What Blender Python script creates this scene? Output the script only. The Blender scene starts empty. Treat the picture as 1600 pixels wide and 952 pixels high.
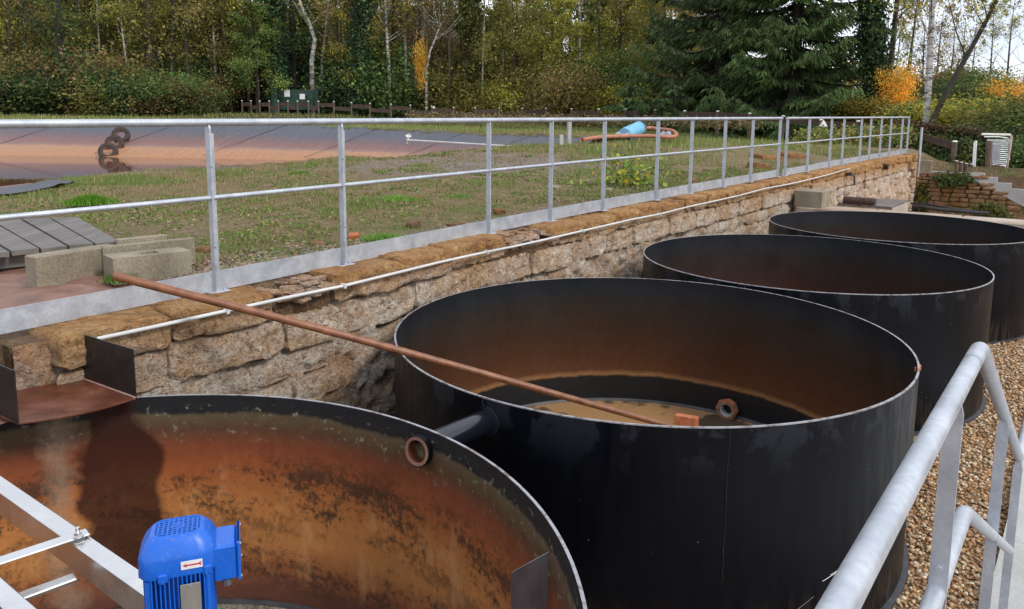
import bpy, math, random
import numpy as np
from mathutils import Vector, Matrix
random.seed(7); RNG = np.random.default_rng(7)
C = bpy.context.scene.collection
SC = bpy.context.scene
# ------------------------------------------------------------------ camera
F, PITCH, ROLL, CY = 1165.0, 0.137, 0.0084, 351.0
EYE = np.array([0.0, 0.0, 1.06])
cd = bpy.data.cameras.new('camera'); cam = bpy.data.objects.new('camera', cd); C.objects.link(cam)
cd.sensor_width = 36; cd.lens = F/1600*36; cd.shift_y = -(476-CY)/1600; cd.clip_end = 2000; cd.clip_start = 0.05
cam.matrix_world = Matrix.Translation(EYE) @ Matrix.Rotation(math.pi/2-PITCH, 4, 'X') @ Matrix.Rotation(ROLL, 4, 'Z')
SC.camera = cam
# ------------------------------------------------------------------ sky and sun
SUN_EL, SUN_AZ = math.radians(42), math.radians(128)     # azimuth clockwise from +Y
w = bpy.data.worlds.new('World'); SC.world = w; w.use_nodes = True
nt = w.node_tree; nt.nodes.clear()
def wn(t, **k):
    n = nt.nodes.new(t)
    for a, b in k.items(): setattr(n, a, b)
    return n
sky = wn('ShaderNodeTexSky', sky_type='NISHITA', sun_disc=False, sun_elevation=SUN_EL, sun_rotation=SUN_AZ, air_density=1.2, dust_density=1.5)
tc = wn('ShaderNodeTexCoord'); mp = wn('ShaderNodeMapping'); mp.inputs['Scale'].default_value = (1, 1, 4.5)
nz = wn('ShaderNodeTexNoise'); nz.inputs['Scale'].default_value = 2.6; nz.inputs['Detail'].default_value = 7; nz.inputs['Roughness'].default_value = .55
rp = wn('ShaderNodeValToRGB'); rp.color_ramp.elements[0].position = .34; rp.color_ramp.elements[1].position = .58
rp.color_ramp.elements[0].color = (.62, .62, .62, 1); rp.color_ramp.elements[1].color = (1, 1, 1, 1)
rc = wn('ShaderNodeValToRGB'); rc.color_ramp.elements[0].position = .3; rc.color_ramp.elements[1].position = .7
rc.color_ramp.elements[0].color = (7.0, 7.7, 9.2, 1); rc.color_ramp.elements[1].color = (9.6, 9.8, 10.2, 1)
mx = wn('ShaderNodeMixRGB'); bg = wn('ShaderNodeBackground'); bg.inputs['Strength'].default_value = .1; wo = wn('ShaderNodeOutputWorld')
L = nt.links.new
L(tc.outputs['Generated'], mp.inputs['Vector']); L(mp.outputs[0], nz.inputs['Vector']); L(nz.outputs[0], rp.inputs[0]); L(nz.outputs[0], rc.inputs[0])
L(rp.outputs[0], mx.inputs[0]); L(sky.outputs[0], mx.inputs[1]); L(rc.outputs[0], mx.inputs[2]); L(mx.outputs[0], bg.inputs[0]); L(bg.outputs[0], wo.inputs[0])
sd = bpy.data.lights.new('sun', 'SUN'); so = bpy.data.objects.new('sun', sd); C.objects.link(so)
sd.energy = 1.5; sd.angle = math.radians(12); sd.color = (1, .95, .88)
sdir = Vector((math.sin(SUN_AZ)*math.cos(SUN_EL), math.cos(SUN_AZ)*math.cos(SUN_EL), math.sin(SUN_EL)))
so.rotation_euler = sdir.to_track_quat('Z', 'Y').to_euler()
vs = SC.view_settings; vs.view_transform = 'Standard'; vs.look = 'None'; vs.exposure = 0.58; vs.gamma = 1
# ------------------------------------------------------------------ frames
def ray(x, y):
    u = (x-800)/F; v = -(y-CY)/F
    c, s = math.cos(ROLL), math.sin(ROLL); u, v = c*u-s*v, s*u+c*v
    cp, sp = math.cos(PITCH), math.sin(PITCH)
    return np.array([u, cp+v*sp, -sp+v*cp])
def onz(x, y, z): d = ray(x, y); return EYE+d*((z-EYE[2])/d[2])
def aty(x, y, Y): d = ray(x, y); return EYE+d*(Y/d[1])
D2 = np.array([.611, .792]); N2 = np.array([.792, -.611]); OFF = -4.4275    # wall direction, outward normal, face offset
def W(s, t, z=0.0): p = D2*s+N2*(t+OFF); return np.array([p[0], p[1], z])
def st(x, y): return (x*D2[0]+y*D2[1], x*N2[0]+y*N2[1]-OFF)
def ontwall(x, y, t):
    d = ray(x, y); k = (t+OFF-EYE[:2]@N2)/(d[:2]@N2); return EYE+d*k
WALL_ANG = math.atan2(D2[1], D2[0])
def wallz(s): return .011*s-.053
def bow(s): return float(np.interp(s, [-3, 2.5, 3.5, 5.4, 7, 10, 13.7, 15, 17, 22, 25], [.2, .13, .1, .0, -.05, -.07, -.05, 0, -.03, .02, .1]))
# ------------------------------------------------------------------ numpy value noise
def vn(P, scale=1.0, seed=0):
    P = np.asarray(P, float)*scale+seed*17.13; I = np.floor(P).astype(np.int64); f = P-I; f = f*f*(3-2*f)
    def h(i):
        n = (i[..., 0]*374761393+i[..., 1]*668265263+i[..., 2]*2147483647) & 0xffffffff
        n = ((n ^ (n >> 13))*1274126177) & 0xffffffff
        return ((n ^ (n >> 16)) & 0xffff)/65535.0
    r = 0
    for a in (0, 1):
        for b in (0, 1):
            for c in (0, 1):
                wgt = (f[..., 0] if a else 1-f[..., 0])*(f[..., 1] if b else 1-f[..., 1])*(f[..., 2] if c else 1-f[..., 2])
                r = r+wgt*h(I+np.array([a, b, c]))
    return r*2-1
def fbm(P, scale=1, o=4, seed=0):
    return sum(vn(P, scale*2**k, seed+k)*.5**k for k in range(o))
# ------------------------------------------------------------------ mesh helpers
def npmesh(name, V, Fc, col=None, smooth=False):
    V = np.asarray(V, np.float32); Fc = np.asarray(Fc, np.int32); k = Fc.shape[1]
    m = bpy.data.meshes.new(name); m.vertices.add(len(V)); m.vertices.foreach_set('co', V.ravel())
    m.loops.add(Fc.size); m.loops.foreach_set('vertex_index', Fc.ravel())
    m.polygons.add(len(Fc)); m.polygons.foreach_set('loop_start', np.arange(0, Fc.size, k, dtype=np.int32))
    m.polygons.foreach_set('loop_total', np.full(len(Fc), k, np.int32))
    if smooth: m.polygons.foreach_set('use_smooth', np.ones(len(Fc), bool))
    m.update(calc_edges=True)
    if col is not None:
        a = m.color_attributes.new('col', 'FLOAT_COLOR', 'POINT'); c4 = np.ones((len(V), 4), np.float32); c4[:, :3] = col
        a.data.foreach_set('color', c4.ravel())
    m.validate(); return m
class MB:
    def __init__(s): s.v = []; s.f = []
    def add(s, V, Fc):
        n = len(s.v); s.v += [tuple(float(c) for c in p) for p in V]; s.f += [tuple(n+i for i in q) for q in Fc]; return s
    def box(s, c, size, rot=0, M=None):
        x, y, z = [a/2 for a in size]
        P = [(i, j, k) for i in (-x, x) for j in (-y, y) for k in (-z, z)]
        M = M if M is not None else Matrix.Rotation(rot, 4, 'Z')
        V = [M @ Vector(p)+Vector(c) for p in P]
        return s.add(V, [(0, 1, 3, 2), (4, 6, 7, 5), (0, 4, 5, 1), (2, 3, 7, 6), (0, 2, 6, 4), (1, 5, 7, 3)])
    def bbox(s, c, size, rot=0, b=.005, M=None):       # box with chamfered edges
        x, y, z = [a/2 for a in size]; M = M if M is not None else Matrix.Rotation(rot, 4, 'Z'); bm = []
        V = []
        for zz, ins in ((-z, b), (-z+b, 0), (z-b, 0), (z, b)):
            X, Y = x-ins, y-ins; q = b*.7 if ins == 0 else b*.7
            for px, py in ((-X+q, -Y), (X-q, -Y), (X, -Y+q), (X, Y-q), (X-q, Y), (-X+q, Y), (-X, Y-q), (-X, -Y+q)): V.append(M @ Vector((px, py, zz))+Vector(c))
        Fc = [tuple(range(7, -1, -1)), tuple(range(24, 32))]
        for r in range(3):
            for i in range(8): j = (i+1) % 8; Fc.append((r*8+i, r*8+j, r*8+8+j, r*8+8+i))
        return s.add(V, Fc)
    def tube(s, pts, r, n=10, cap=True):
        pts = [Vector(p) for p in pts]; rr = r if hasattr(r, '__len__') else [r]*len(pts); V = []; prev = None
        for i, p in enumerate(pts):
            t = (pts[min(i+1, len(pts)-1)]-pts[max(i-1, 0)]).normalized()
            a = prev if prev is not None else (Vector((0, 0, 1)) if abs(t.z) < .9 else Vector((1, 0, 0)))
            u = (a-t*a.dot(t)).normalized(); v = t.cross(u); prev = u
            for k in range(n): g = 2*math.pi*k/n; V.append(p+(u*math.cos(g)+v*math.sin(g))*rr[i])
        Fc = [(i*n+k, i*n+(k+1) % n, (i+1)*n+(k+1) % n, (i+1)*n+k) for i in range(len(pts)-1) for k in range(n)]
        if cap: Fc += [tuple(range(n-1, -1, -1)), tuple((len(pts)-1)*n+k for k in range(n))]
        return s.add(V, Fc)
    def lathe(s, c, prof, n=48, a0=0, a1=2*math.pi, flip=False):
        V = []; full = abs(a1-a0-2*math.pi) < 1e-6; m = n if full else n+1
        for r, z in prof:
            for k in range(m): g = a0+(a1-a0)*k/n; V.append((c[0]+r*math.cos(g), c[1]+r*math.sin(g), c[2]+z))
        Fc = []
        for i in range(len(prof)-1):
            for k in range(n): j = (k+1) % m; q = (i*m+k, i*m+j, (i+1)*m+j, (i+1)*m+k); Fc.append(q[::-1] if flip else q)
        return s.add(V, Fc)
    def prism(s, poly, z0, z1):
        n = len(poly); V = [(p[0], p[1], z0) for p in poly]+[(p[0], p[1], z1) for p in poly]
        return s.add(V, [tuple(range(n-1, -1, -1)), tuple(range(n, 2*n))]+[(i, (i+1) % n, n+(i+1) % n, n+i) for i in range(n)])
    def mesh(s, name, smooth=False):
        m = bpy.data.meshes.new(name); m.from_pydata(s.v, [], s.f); m.update()
        if smooth:
            m.polygons.foreach_set('use_smooth', np.ones(len(m.polygons), bool)); 
            try: m.set_sharp_from_angle(angle=math.radians(38))
            except Exception: pass
        return m
    def build(s, name, mat, parent=None, smooth=False): return obj(name, s.mesh(name, smooth), mat, parent)
def obj(name, mesh, mat=None, parent=None):
    o = bpy.data.objects.new(name, mesh); C.objects.link(o)
    if mat and not mesh.materials: mesh.materials.append(mat)
    if parent:
        o.parent = parent; o.matrix_parent_inverse = parent.matrix_basis.inverted()
    return o
def tag(o, label, cat, group=None): o['label'] = label; o['category'] = cat; (group and o.__setitem__('group', group)); return o
def struct(o): o['kind'] = 'structure'; return o
def thing(name, label, cat, loc=(0, 0, 0), rz=0, group=None):
    o = bpy.data.objects.new(name, None); C.objects.link(o); o.location = [float(a) for a in loc]; o.rotation_euler = (0, 0, rz); o.empty_display_size = .1
    o.matrix_basis = Matrix.Translation(Vector([float(a) for a in loc])) @ Matrix.Rotation(rz, 4, 'Z')
    return tag(o, label, cat, group)
def local(o):     # part whose mesh is given in the thing's own frame
    o.matrix_parent_inverse = Matrix.Identity(4); return o
# ------------------------------------------------------------------ material helper
class M:
    def __init__(s, name, rough=.6, metal=0.0, spec=.5):
        s.m = bpy.data.materials.new(name); s.m.use_nodes = True; s.t = s.m.node_tree; s.b = s.t.nodes['Principled BSDF']
        s.set('Roughness', rough); s.set('Metallic', metal); s.set('Specular IOR Level', spec); s.tc = None
    def set(s, k, v):
        i = s.b.inputs[k]
        if isinstance(v, bpy.types.NodeSocket): s.t.links.new(v, i)
        else: i.default_value = (*v, 1) if hasattr(v, '__len__') and len(v) == 3 else v
        return s
    def put(s, inp, v):
        if isinstance(v, bpy.types.NodeSocket): s.t.links.new(v, inp)
        else:
            if hasattr(v, '__len__') and inp.type == 'RGBA' and len(v) == 3: v = (*v, 1)
            inp.default_value = v
    def co(s, k='Object'):
        if s.tc is None: s.tc = s.t.nodes.new('ShaderNodeTexCoord')
        return s.tc.outputs[k]
    def pos(s): return s.t.nodes.new('ShaderNodeNewGeometry').outputs['Position']
    def map(s, v, scale=(1, 1, 1), loc=(0, 0, 0)):
        n = s.t.nodes.new('ShaderNodeMapping'); s.t.links.new(v, n.inputs[0]); n.inputs['Scale'].default_value = scale; n.inputs['Location'].default_value = loc; return n.outputs[0]
    def noise(s, v=None, scale=5, detail=5, rough=.55, dist=0):
        n = s.t.nodes.new('ShaderNodeTexNoise'); s.t.links.new(v if v is not None else s.co(), n.inputs['Vector'])
        for k, a in (('Scale', scale), ('Detail', detail), ('Roughness', rough), ('Distortion', dist)): n.inputs[k].default_value = a
        return n.outputs[0]
    def vor(s, v=None, scale=5, feature='F1', out='Distance', rnd=1):
        n = s.t.nodes.new('ShaderNodeTexVoronoi'); n.feature = feature; s.t.links.new(v if v is not None else s.co(), n.inputs['Vector']); n.inputs['Scale'].default_value = scale; n.inputs['Randomness'].default_value = rnd
        return n.outputs[out]
    def ramp(s, f, st, interp='LINEAR'):
        n = s.t.nodes.new('ShaderNodeValToRGB'); s.put(n.inputs[0], f); e = n.color_ramp.elements; n.color_ramp.interpolation = interp
        while len(e) < len(st): e.new(.5)
        for i, (p, c) in enumerate(st): e[i].position = p
        for i, (p, c) in enumerate(st): e[i].color = (*c, 1) if hasattr(c, '__len__') else (c, c, c, 1)
        return n.outputs[0]
    def mix(s, f, a, b, mode='MIX'):
        n = s.t.nodes.new('ShaderNodeMixRGB'); n.blend_type = mode; s.put(n.inputs[0], f); s.put(n.inputs[1], a); s.put(n.inputs[2], b); return n.outputs[0]
    def math(s, op, a, b=0.0, c=None):
        n = s.t.nodes.new('ShaderNodeMath'); n.operation = op; s.put(n.inputs[0], a); s.put(n.inputs[1], b)
        if c is not None: s.put(n.inputs[2], c)
        return n.outputs[0]
    def xyz(s, v): n = s.t.nodes.new('ShaderNodeSeparateXYZ'); s.t.links.new(v, n.inputs[0]); return n.outputs
    def attr(s, k): n = s.t.nodes.new('ShaderNodeAttribute'); n.attribute_name = k; return n.outputs['Color']
    def rnd(s): return s.t.nodes.new('ShaderNodeObjectInfo').outputs['Random']
    def bump(s, h, st=.5, dist=.02):
        n = s.t.nodes.new('ShaderNodeBump'); s.put(n.inputs['Height'], h); n.inputs['Strength'].default_value = st; n.inputs['Distance'].default_value = dist
        s.t.links.new(n.outputs[0], s.b.inputs['Normal']); return s
    def col(s, v): return s.set('Base Color', v)
    def mr(s, v, a, b, c=0, d=1):
        n = s.t.nodes.new('ShaderNodeMapRange'); s.put(n.inputs[0], v)
        for i, k in enumerate((a, b, c, d)): n.inputs[i+1].default_value = k
        return n.outputs[0]
MT = {}
m = M('galvanised_steel', .42, .55); n1 = m.noise(scale=9, detail=6); n2 = m.noise(m.map(m.co(), (1, 1, 1)), 60, 2)
m.col(m.mix(n2, m.ramp(n1, [(.3, (.40, .43, .47)), (.7, (.60, .63, .66))]), (.66, .68, .70), 'MULTIPLY') if False else m.mix(m.ramp(n2, [(.35, .0), (.7, .35)]), m.ramp(n1, [(.3, (.42, .45, .50)), (.7, (.60, .63, .67))]), (.30, .33, .37)))
m.set('Roughness', m.ramp(n1, [(.3, .36), (.7, .55)])); MT['galv'] = m.m
m = M('stainless_steel', .34, .92); n1 = m.noise(m.map(m.co(), (3, 3, 3)), 4, 5); m.col(m.ramp(n1, [(.3, (.60, .60, .60)), (.7, (.74, .74, .73))])); m.set('Roughness', m.ramp(n1, [(.3, .20), (.7, .34)])); MT['inox'] = m.m
m = M('black_paint', .36, 0, .16); P = m.pos(); n1 = m.noise(m.map(P, (1, 1, .25)), 7, 7, .65); n2 = m.noise(m.map(P, (1, 1, .12)), 22, 5, .6)
z = m.xyz(P)[2]; low = m.mr(z, -1.25, -1.6, 0, 1)
c = m.mix(m.ramp(n1, [(.50, 0), (.72, .28)]), (.0022, .0028, .0052), (.010, .0115, .015)); c = m.mix(m.math('MULTIPLY', low, m.ramp(n2, [(.45, 0), (.7, .5)])), c, (.12, .085, .05))
top_ = m.math('MULTIPLY', m.mr(z, -.62, -.40, 0, 1), m.ramp(m.noise(m.map(P, (1, 1, .8)), 5, 7, .65), [(.50, 0), (.56, .6)])); c = m.mix(top_, c, (.022, .025, .032)); sp_ = m.ramp(m.vor(P, 9), [(.02, .8), (.03, 0)]); c = m.mix(sp_, c, (.3, .3, .3))
m.col(c); m.set('Roughness', m.ramp(n2, [(.3, .30), (.7, .50)])); m.bump(n1, .05, .01); MT['black'] = m.m
m = M('rim_steel', .45, .3); nr_ = m.noise(m.pos(), 14, 6, .7); m.col(m.ramp(nr_, [(.38, (.16, .12, .10)), (.52, (.36, .36, .38))])); MT['rim'] = m.m
m = M('rust_scuffed_black', .5); n1 = m.noise(scale=12, detail=7, rough=.7); m.col(m.ramp(n1, [(.45, (.008, .008, .009)), (.62, (.02, .014, .012)), (.75, (.12, .10, .07))])); MT['chuteblack'] = m.m
def lining(name, stops, ztop, zbot, wob=.05, blotch=0, streak=.5):
    m = M(name, .45, 0, .3); P = m.pos(); x, y, z = m.xyz(P)
    nw = m.noise(P, 2.2, 6, .6); ns = m.noise(m.map(P, (1, 1, .06)), 9, 5, .6); nf = m.noise(P, 18, 7, .65)
    zz = m.math('ADD', z, m.math('MULTIPLY', m.math('SUBTRACT', nw, .5), wob*2)); zz = m.math('ADD', zz, m.math('MULTIPLY', m.math('SUBTRACT', ns, .5), wob*1.6))
    zz = m.math('ADD', zz, m.math('MULTIPLY', m.math('SUBTRACT', nf, .5), wob*.5))
    h = m.mr(zz, ztop, zbot, 0, 1)
    c = m.ramp(h, stops); c = m.mix(m.math('MULTIPLY', m.ramp(ns, [(.35, 0), (.75, 1)]), streak*.4), c, (.35, .3, .22), 'OVERLAY')
    c = m.mix(.35, c, m.ramp(nf, [(.3, .35), (.7, .75)]), 'OVERLAY')
    m.bump(nf, .12, .01); m.set('Roughness', m.ramp(nw, [(.3, .34), (.7, .6)]))
    return m, P, z, c, h, nw, ns, nf
BK = (.005, .006, .010)
m, P, z, c, *_ = lining('stained_lining', [(0, BK), (.08, (.010, .012, .016)), (.22, (.022, .016, .011)), (.40, (.034, .016, .009)), (.62, (.062, .023, .010)), (.73, (.085, .033, .014)), (.765, (.24, .12, .05)), (.785, (.010, .010, .012)), (1, (.008, .009, .012))], -.356, -1.55, .022); m.col(c); MT['line2'] = m.m
m, P, z, c, *_ = lining('dark_stained_lining', [(0, BK), (.10, (.012, .013, .016)), (.28, (.022, .014, .011)), (.5, (.036, .017, .012)), (.75, (.06, .020, .011)), (1, (.07, .022, .012))], -.356, -1.45, .035); m.col(c); MT['line3'] = m.m
m, P, z, c, h, nw, ns, nf = lining('rusted_lining', [(0, (.010, .010, .012)), (.07, (.012, .012, .014)), (.085, (.09, .065, .035)), (.15, (.085, .04, .02)), (.22, (.17, .045, .018)), (.34, (.28, .08, .024)), (.5, (.40, .155, .045)), (.66, (.40, .17, .052)), (.78, (.26, .09, .035)), (.88, (.13, .048, .03)), (.94, (.10, .04, .028)), (.955, (.01, .01, .01)), (1, (.01, .01, .01))], -.32, -1.5, .03)
nb = m.noise(m.map(P, (1, 1, 2.2)), 2.1, 8, .72); nb2 = m.noise(m.map(P, (1, 1, .8), (3, 1, 5)), 42, 4, .75)
band = m.ramp(h, [(.2, 0), (.34, .8), (.5, .9), (.62, .4), (.72, .8), (.84, .7), (.92, 0)])
bl = m.math('ADD', m.math('MULTIPLY', nb, 1.0), m.math('MULTIPLY', m.math('SUBTRACT', nb2, .5), .55))
bl = m.math('MULTIPLY', m.ramp(bl, [(.475, 0), (.60, 1)]), band); c = m.mix(bl, c, (.022, .018, .012))
nl = m.noise(P, 26, 6, .7); topb = m.math('MULTIPLY', m.ramp(h, [(.03, 0), (.05, 1), (.15, .9), (.24, 0)]), m.ramp(nl, [(.58, 0), (.66, .8)])); c = m.mix(topb, c, (.24, .22, .15))
x, y, zc = m.xyz(P)
wx = m.math('ADD', m.math('MULTIPLY', m.math('ADD', x, 1.95), .956), m.math('MULTIPLY', m.math('ADD', y, -3.54), .292))   # distance along the wall from the wet stain's middle
wx = m.math('ADD', wx, m.math('MULTIPLY', m.math('SUBTRACT', m.noise(m.map(P, (1, 1, 1.2)), 3.2, 5), .5), .22))
c = m.mix(m.math('MULTIPLY', m.ramp(m.noise(m.map(P, (1, 1, .5), (7, 1, 2)), 5, 8, .7), [(.54, 0), (.64, .5)]), m.ramp(h, [(.25, 0), (.4, 1), (.8, 1), (.9, 0)])), c, (.50, .27, .11))
hw = m.mr(z, -.36, -.62, .075, .175)
wet = m.math('MULTIPLY', m.ramp(m.math('ADD', m.math('SUBTRACT', m.math('ABSOLUTE', wx), hw), .5), [(.488, 1), (.53, 0)]), m.ramp(m.mr(z, -.30, -1.35), [(.0, 1), (.85, 1), (1, 0)]))
c = m.mix(m.math('MULTIPLY', wet, .88), c, (.032, .010, .008))
wy = m.math('ADD', wx, .275); wy = m.math('ADD', wy, m.math('MULTIPLY', m.math('SUBTRACT', nf, .5), .12))
whs = m.math('MULTIPLY', m.ramp(m.math('ABSOLUTE', wy), [(.01, 1), (.09, 0)]), m.ramp(nb2, [(.3, .5), (.6, 1)])); c = m.mix(m.math('MULTIPLY', whs, .5), c, (.36, .27, .19))
m.col(c); m.set('Roughness', m.mix(wet, m.ramp(nf, [(.3, .5), (.7, .75)]), (.3, .3, .3))); MT['line1'] = m.m
m = M('ochre_sludge', .4); P = m.pos(); n1 = m.noise(P, 1.3, 6); n2 = m.noise(P, 90, 3); c = m.mix(m.ramp(n2, [(.4, 0), (.7, .35)]), (.36, .20, .085), (.16, .10, .05)); m.col(m.mix(m.ramp(n1, [(.55, 0), (.58, .85)]), c, (.03, .028, .025))); MT['sludge'] = m.m
m = M('grey_sludge', .5); P = m.pos(); n2 = m.noise(P, 60, 4); m.col(m.ramp(n2, [(.35, (.10, .085, .06)), (.7, (.26, .24, .19))])); MT['sludge1'] = m.m
def stone(name, a, b, cc, white=.5, sc=1.0, lo=-.05, hi=-.5):
    m = M(name, .88, 0, .25); P = m.pos(); n1 = m.noise(P, 3*sc, 8, .68, .6); n2 = m.noise(P, 26*sc, 6, .7); n3 = m.noise(m.map(P, (1, 1, .6)), 1.6*sc, 7, .62); v = m.vor(P, 42*sc)
    c = m.ramp(n1, [(.3, a), (.5, b), (.68, cc)]); c = m.mix(m.math('MULTIPLY', m.rnd(), .5), c, (.34, .17, .065))
    c = m.mix(.55, c, m.ramp(n2, [(.28, .25), (.7, .78)]), 'OVERLAY')
    wz = m.mr(m.xyz(P)[2], lo, hi, 0, 1); wm = m.math('MULTIPLY', m.ramp(n3, [(.38, .0 if white < .9 else .45), (.50, 1)]), m.math('MULTIPLY', wz, white)); wm = m.math('MULTIPLY', wm, m.ramp(n2, [(.3, .35), (.55, 1)]))
    c = m.mix(wm, c, m.mix(m.ramp(n1, [(.42, 0), (.60, 1)]), (.84, .74, .62), (.60, .42, .27))); c = m.mix(m.ramp(m.noise(m.map(P, (1, 1, 1.8)), 5*sc, 7, .75), [(.585, 0), (.64, .75)]), c, (.08, .042, .022))
    fl = m.noise(P, 34*sc, 5, .8, 1.5); c = m.mix(m.math('MULTIPLY', m.ramp(fl, [(.56, 0), (.62, .8)]), m.math('ADD', m.math('MULTIPLY', wm, .8), .22)), c, (.74, .68, .60)); c = m.mix(m.math('MULTIPLY', m.ramp(fl, [(.42, 1), (.47, 0)]), .75), c, (.24, .09, .03))
    m.col(c); nb = m.noise(P, 11*sc, 9, .72, .8); m.bump(m.math('ADD', m.math('MULTIPLY', nb, 2.2), m.math('MULTIPLY', n1, 1.5)), 1.0, .045); return m.m
MT['ashlar'] = stone('ochre_ashlar', (.30, .14, .05), (.50, .27, .10), (.62, .40, .19), 1.0, 1, -.04, -.26)
MT['rubble'] = stone('limed_rubble', (.16, .07, .03), (.48, .22, .085), (.62, .38, .21), 1.25, 1.4, .1, -.25)
MT['shale'] = stone('brown_shale', (.12, .085, .05), (.20, .14, .085), (.26, .19, .12), .1, 1.5)
MT['drystone'] = stone('orange_drystone', (.20, .095, .035), (.30, .15, .055), (.34, .21, .10), .15, 1)
m = M('old_concrete', .85, 0, .3); P = m.co(); n1 = m.noise(P, 4, 6); n2 = m.noise(P, 60, 4, .7); c = m.ramp(n1, [(.3, (.20, .165, .115)), (.7, (.31, .27, .20))]); m.col(m.mix(.6, c, m.ramp(n2, [(.3, .25), (.7, .75)]), 'OVERLAY')); m.bump(n2, .6, .01); MT['block'] = m.m
m = M('pale_concrete', .8, 0, .3); P = m.pos(); n1 = m.noise(P, 1.8, 7, .6); n2 = m.noise(P, 45, 4, .7); c = m.ramp(n1, [(.3, (.36, .36, .35)), (.7, (.50, .50, .48))]); m.col(m.mix(.4, c, m.ramp(n2, [(.3, .35), (.7, .65)]), 'OVERLAY')); m.bump(n2, .3, .006); MT['conc'] = m.m
m = M('stained_concrete', .8, 0, .3); P = m.pos(); n1 = m.noise(m.map(P, (1, 1, 3)), 2.5, 7, .65); n2 = m.noise(P, 45, 4, .7); nx = m.mr(m.xyz(P)[0], 5.2, 9, 0, .45)
c = m.ramp(n1, [(.3, (.20, .12, .075)), (.55, (.34, .26, .19)), (.75, (.46, .41, .34))]); c = m.mix(nx, c, (.52, .47, .42)); m.col(m.mix(.5, c, m.ramp(n2, [(.3, .3), (.7, .7)]), 'OVERLAY')); m.bump(n2, .4, .008); MT['curb'] = m.m
m = M('rust_steel', .38, .1); P = m.pos(); n1 = m.noise(P, 6, 7, .6); n2 = m.vor(P, 45); c = m.ramp(n1, [(.3, (.06, .022, .014)), (.5, (.12, .036, .018)), (.7, (.19, .075, .045))]); sp = m.math('MULTIPLY', m.ramp(n2, [(.08, 1), (.14, 0)]), m.ramp(m.noise(P, 5, 3), [(.52, 0), (.6, 1)])); m.col(m.mix(sp, c, (.6, .45, .33))); m.set('Roughness', m.ramp(n1, [(.3, .22), (.7, .5)])); MT['rust'] = m.m
m = M('rusty_mud', .6); P = m.pos(); n1 = m.noise(P, 5, 8, .65); m.col(m.ramp(n1, [(.3, (.13, .06, .04)), (.55, (.22, .115, .08)), (.75, (.30, .19, .14))])); m.bump(n1, .4, .03); MT['mud'] = m.m
def plain(name, a, b, sc=8, rough=.6, metal=0, bump=0, stretch=(1, 1, 1), spec=.5, obj_=True):
    m = M(name, rough, metal, spec); n1 = m.noise(m.map(m.co(), stretch), sc, 6, .6); m.col(m.ramp(n1, [(.3, a), (.7, b)]))
    if bump: m.bump(n1, bump, .01)
    return m.m
MT['deck'] = plain('weathered_deck_wood', (.085, .075, .07), (.18, .16, .145), 9, .75, 0, .4, (1, .12, 1))
MT['polewood'] = plain('orange_varnished_wood', (.12, .045, .02), (.27, .105, .045), 16, .45, 0, .2, (1, 1, 1))
MT['brickred'] = plain('rust_caked_wood', (.28, .07, .025), (.48, .16, .06), 30, .85, 0, .5)
MT['fencewood'] = plain('dark_brown_fence_wood', (.035, .020, .014), (.085, .05, .035), 6, .85, 0, .3)
MT['postwood'] = plain('grey_brown_post_wood', (.075, .052, .034), (.15, .11, .075), 6, .85, 0, .3)
MT['cap'] = plain('white_post_cap', (.55, .53, .48), (.75, .74, .70), 12, .7)
MT['white'] = plain('white_paint', (.62, .63, .65), (.78, .78, .78), 5, .5)
MT['pvc'] = plain('white_pvc', (.46, .46, .45), (.62, .62, .60), 3, .4)
MT['hose'] = plain('black_hose', (.015, .015, .018), (.05, .05, .055), 12, .5)
MT['orangehose'] = plain('faded_orange_hose', (.30, .11, .06), (.46, .20, .12), 8, .6)
MT['bluedrum'] = plain('light_blue_plastic', (.10, .33, .50), (.22, .48, .62), 9, .5)
MT['fabric'] = plain('grey_fabric', (.16, .16, .19), (.32, .32, .36), 6, .7, 0, .3)
MT['tyre'] = plain('rust_tinted_rubber', (.012, .009, .008), (.05, .026, .018), 8, .7, 0, .3)
m = M('blue_motor_enamel', .3); P = m.pos(); n1 = m.noise(P, 22, 7, .65); n2 = m.noise(P, 140, 5, .7); c = m.mix(n1, (.004, .085, .44), (.006, .13, .62)); up_ = m.math('MAXIMUM', m.xyz(m.t.nodes.new('ShaderNodeNewGeometry').outputs['Normal'])[2], 0); c = m.mix(m.math('MULTIPLY', m.math('ADD', m.math('MULTIPLY', up_, .5), .25), m.ramp(n2, [(.56, 0), (.66, .8)])), c, (.20, .19, .17)); m.col(c); m.set('Roughness', m.ramp(n1, [(.3, .24), (.7, .45)])); MT['blue'] = m.m
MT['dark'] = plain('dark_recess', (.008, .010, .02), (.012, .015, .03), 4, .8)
MT['plate'] = plain('brushed_name_plate', (.22, .21, .19), (.36, .34, .31), 14, .5, .5, 0, (1, 1, .3))
MT['red'] = plain('red_print', (.45, .03, .02), (.5, .04, .03), 4, .5)
MT['sheet'] = plain('scuffed_steel_sheet', (.10, .09, .10), (.28, .27, .29), 7, .38, .6, 0, (1, 1, .5))
MT['orangeclip'] = plain('orange_clip', (.7, .18, .05), (.75, .22, .06), 4, .5)
MT['greenmesh'] = plain('dark_green_panel', (.012, .04, .028), (.03, .07, .05), 9, .7)
MT['bark'] = plain('grey_brown_bark', (.030, .025, .018), (.085, .07, .052), 5, .9, 0, .5, (1, 1, .3))
MT['bark2'] = plain('dark_bark', (.018, .016, .011), (.05, .042, .03), 5, .9, 0, .5, (1, 1, .3))
m = M('birch_bark', .8); P = m.co(); n1 = m.noise(m.map(P, (1, 1, 4)), 2.2, 6, .7); m.col(m.ramp(n1, [(.42, (.07, .06, .05)), (.50, (.38, .36, .33)), (.7, (.55, .53, .50))])); MT['birch'] = m.m
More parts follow.
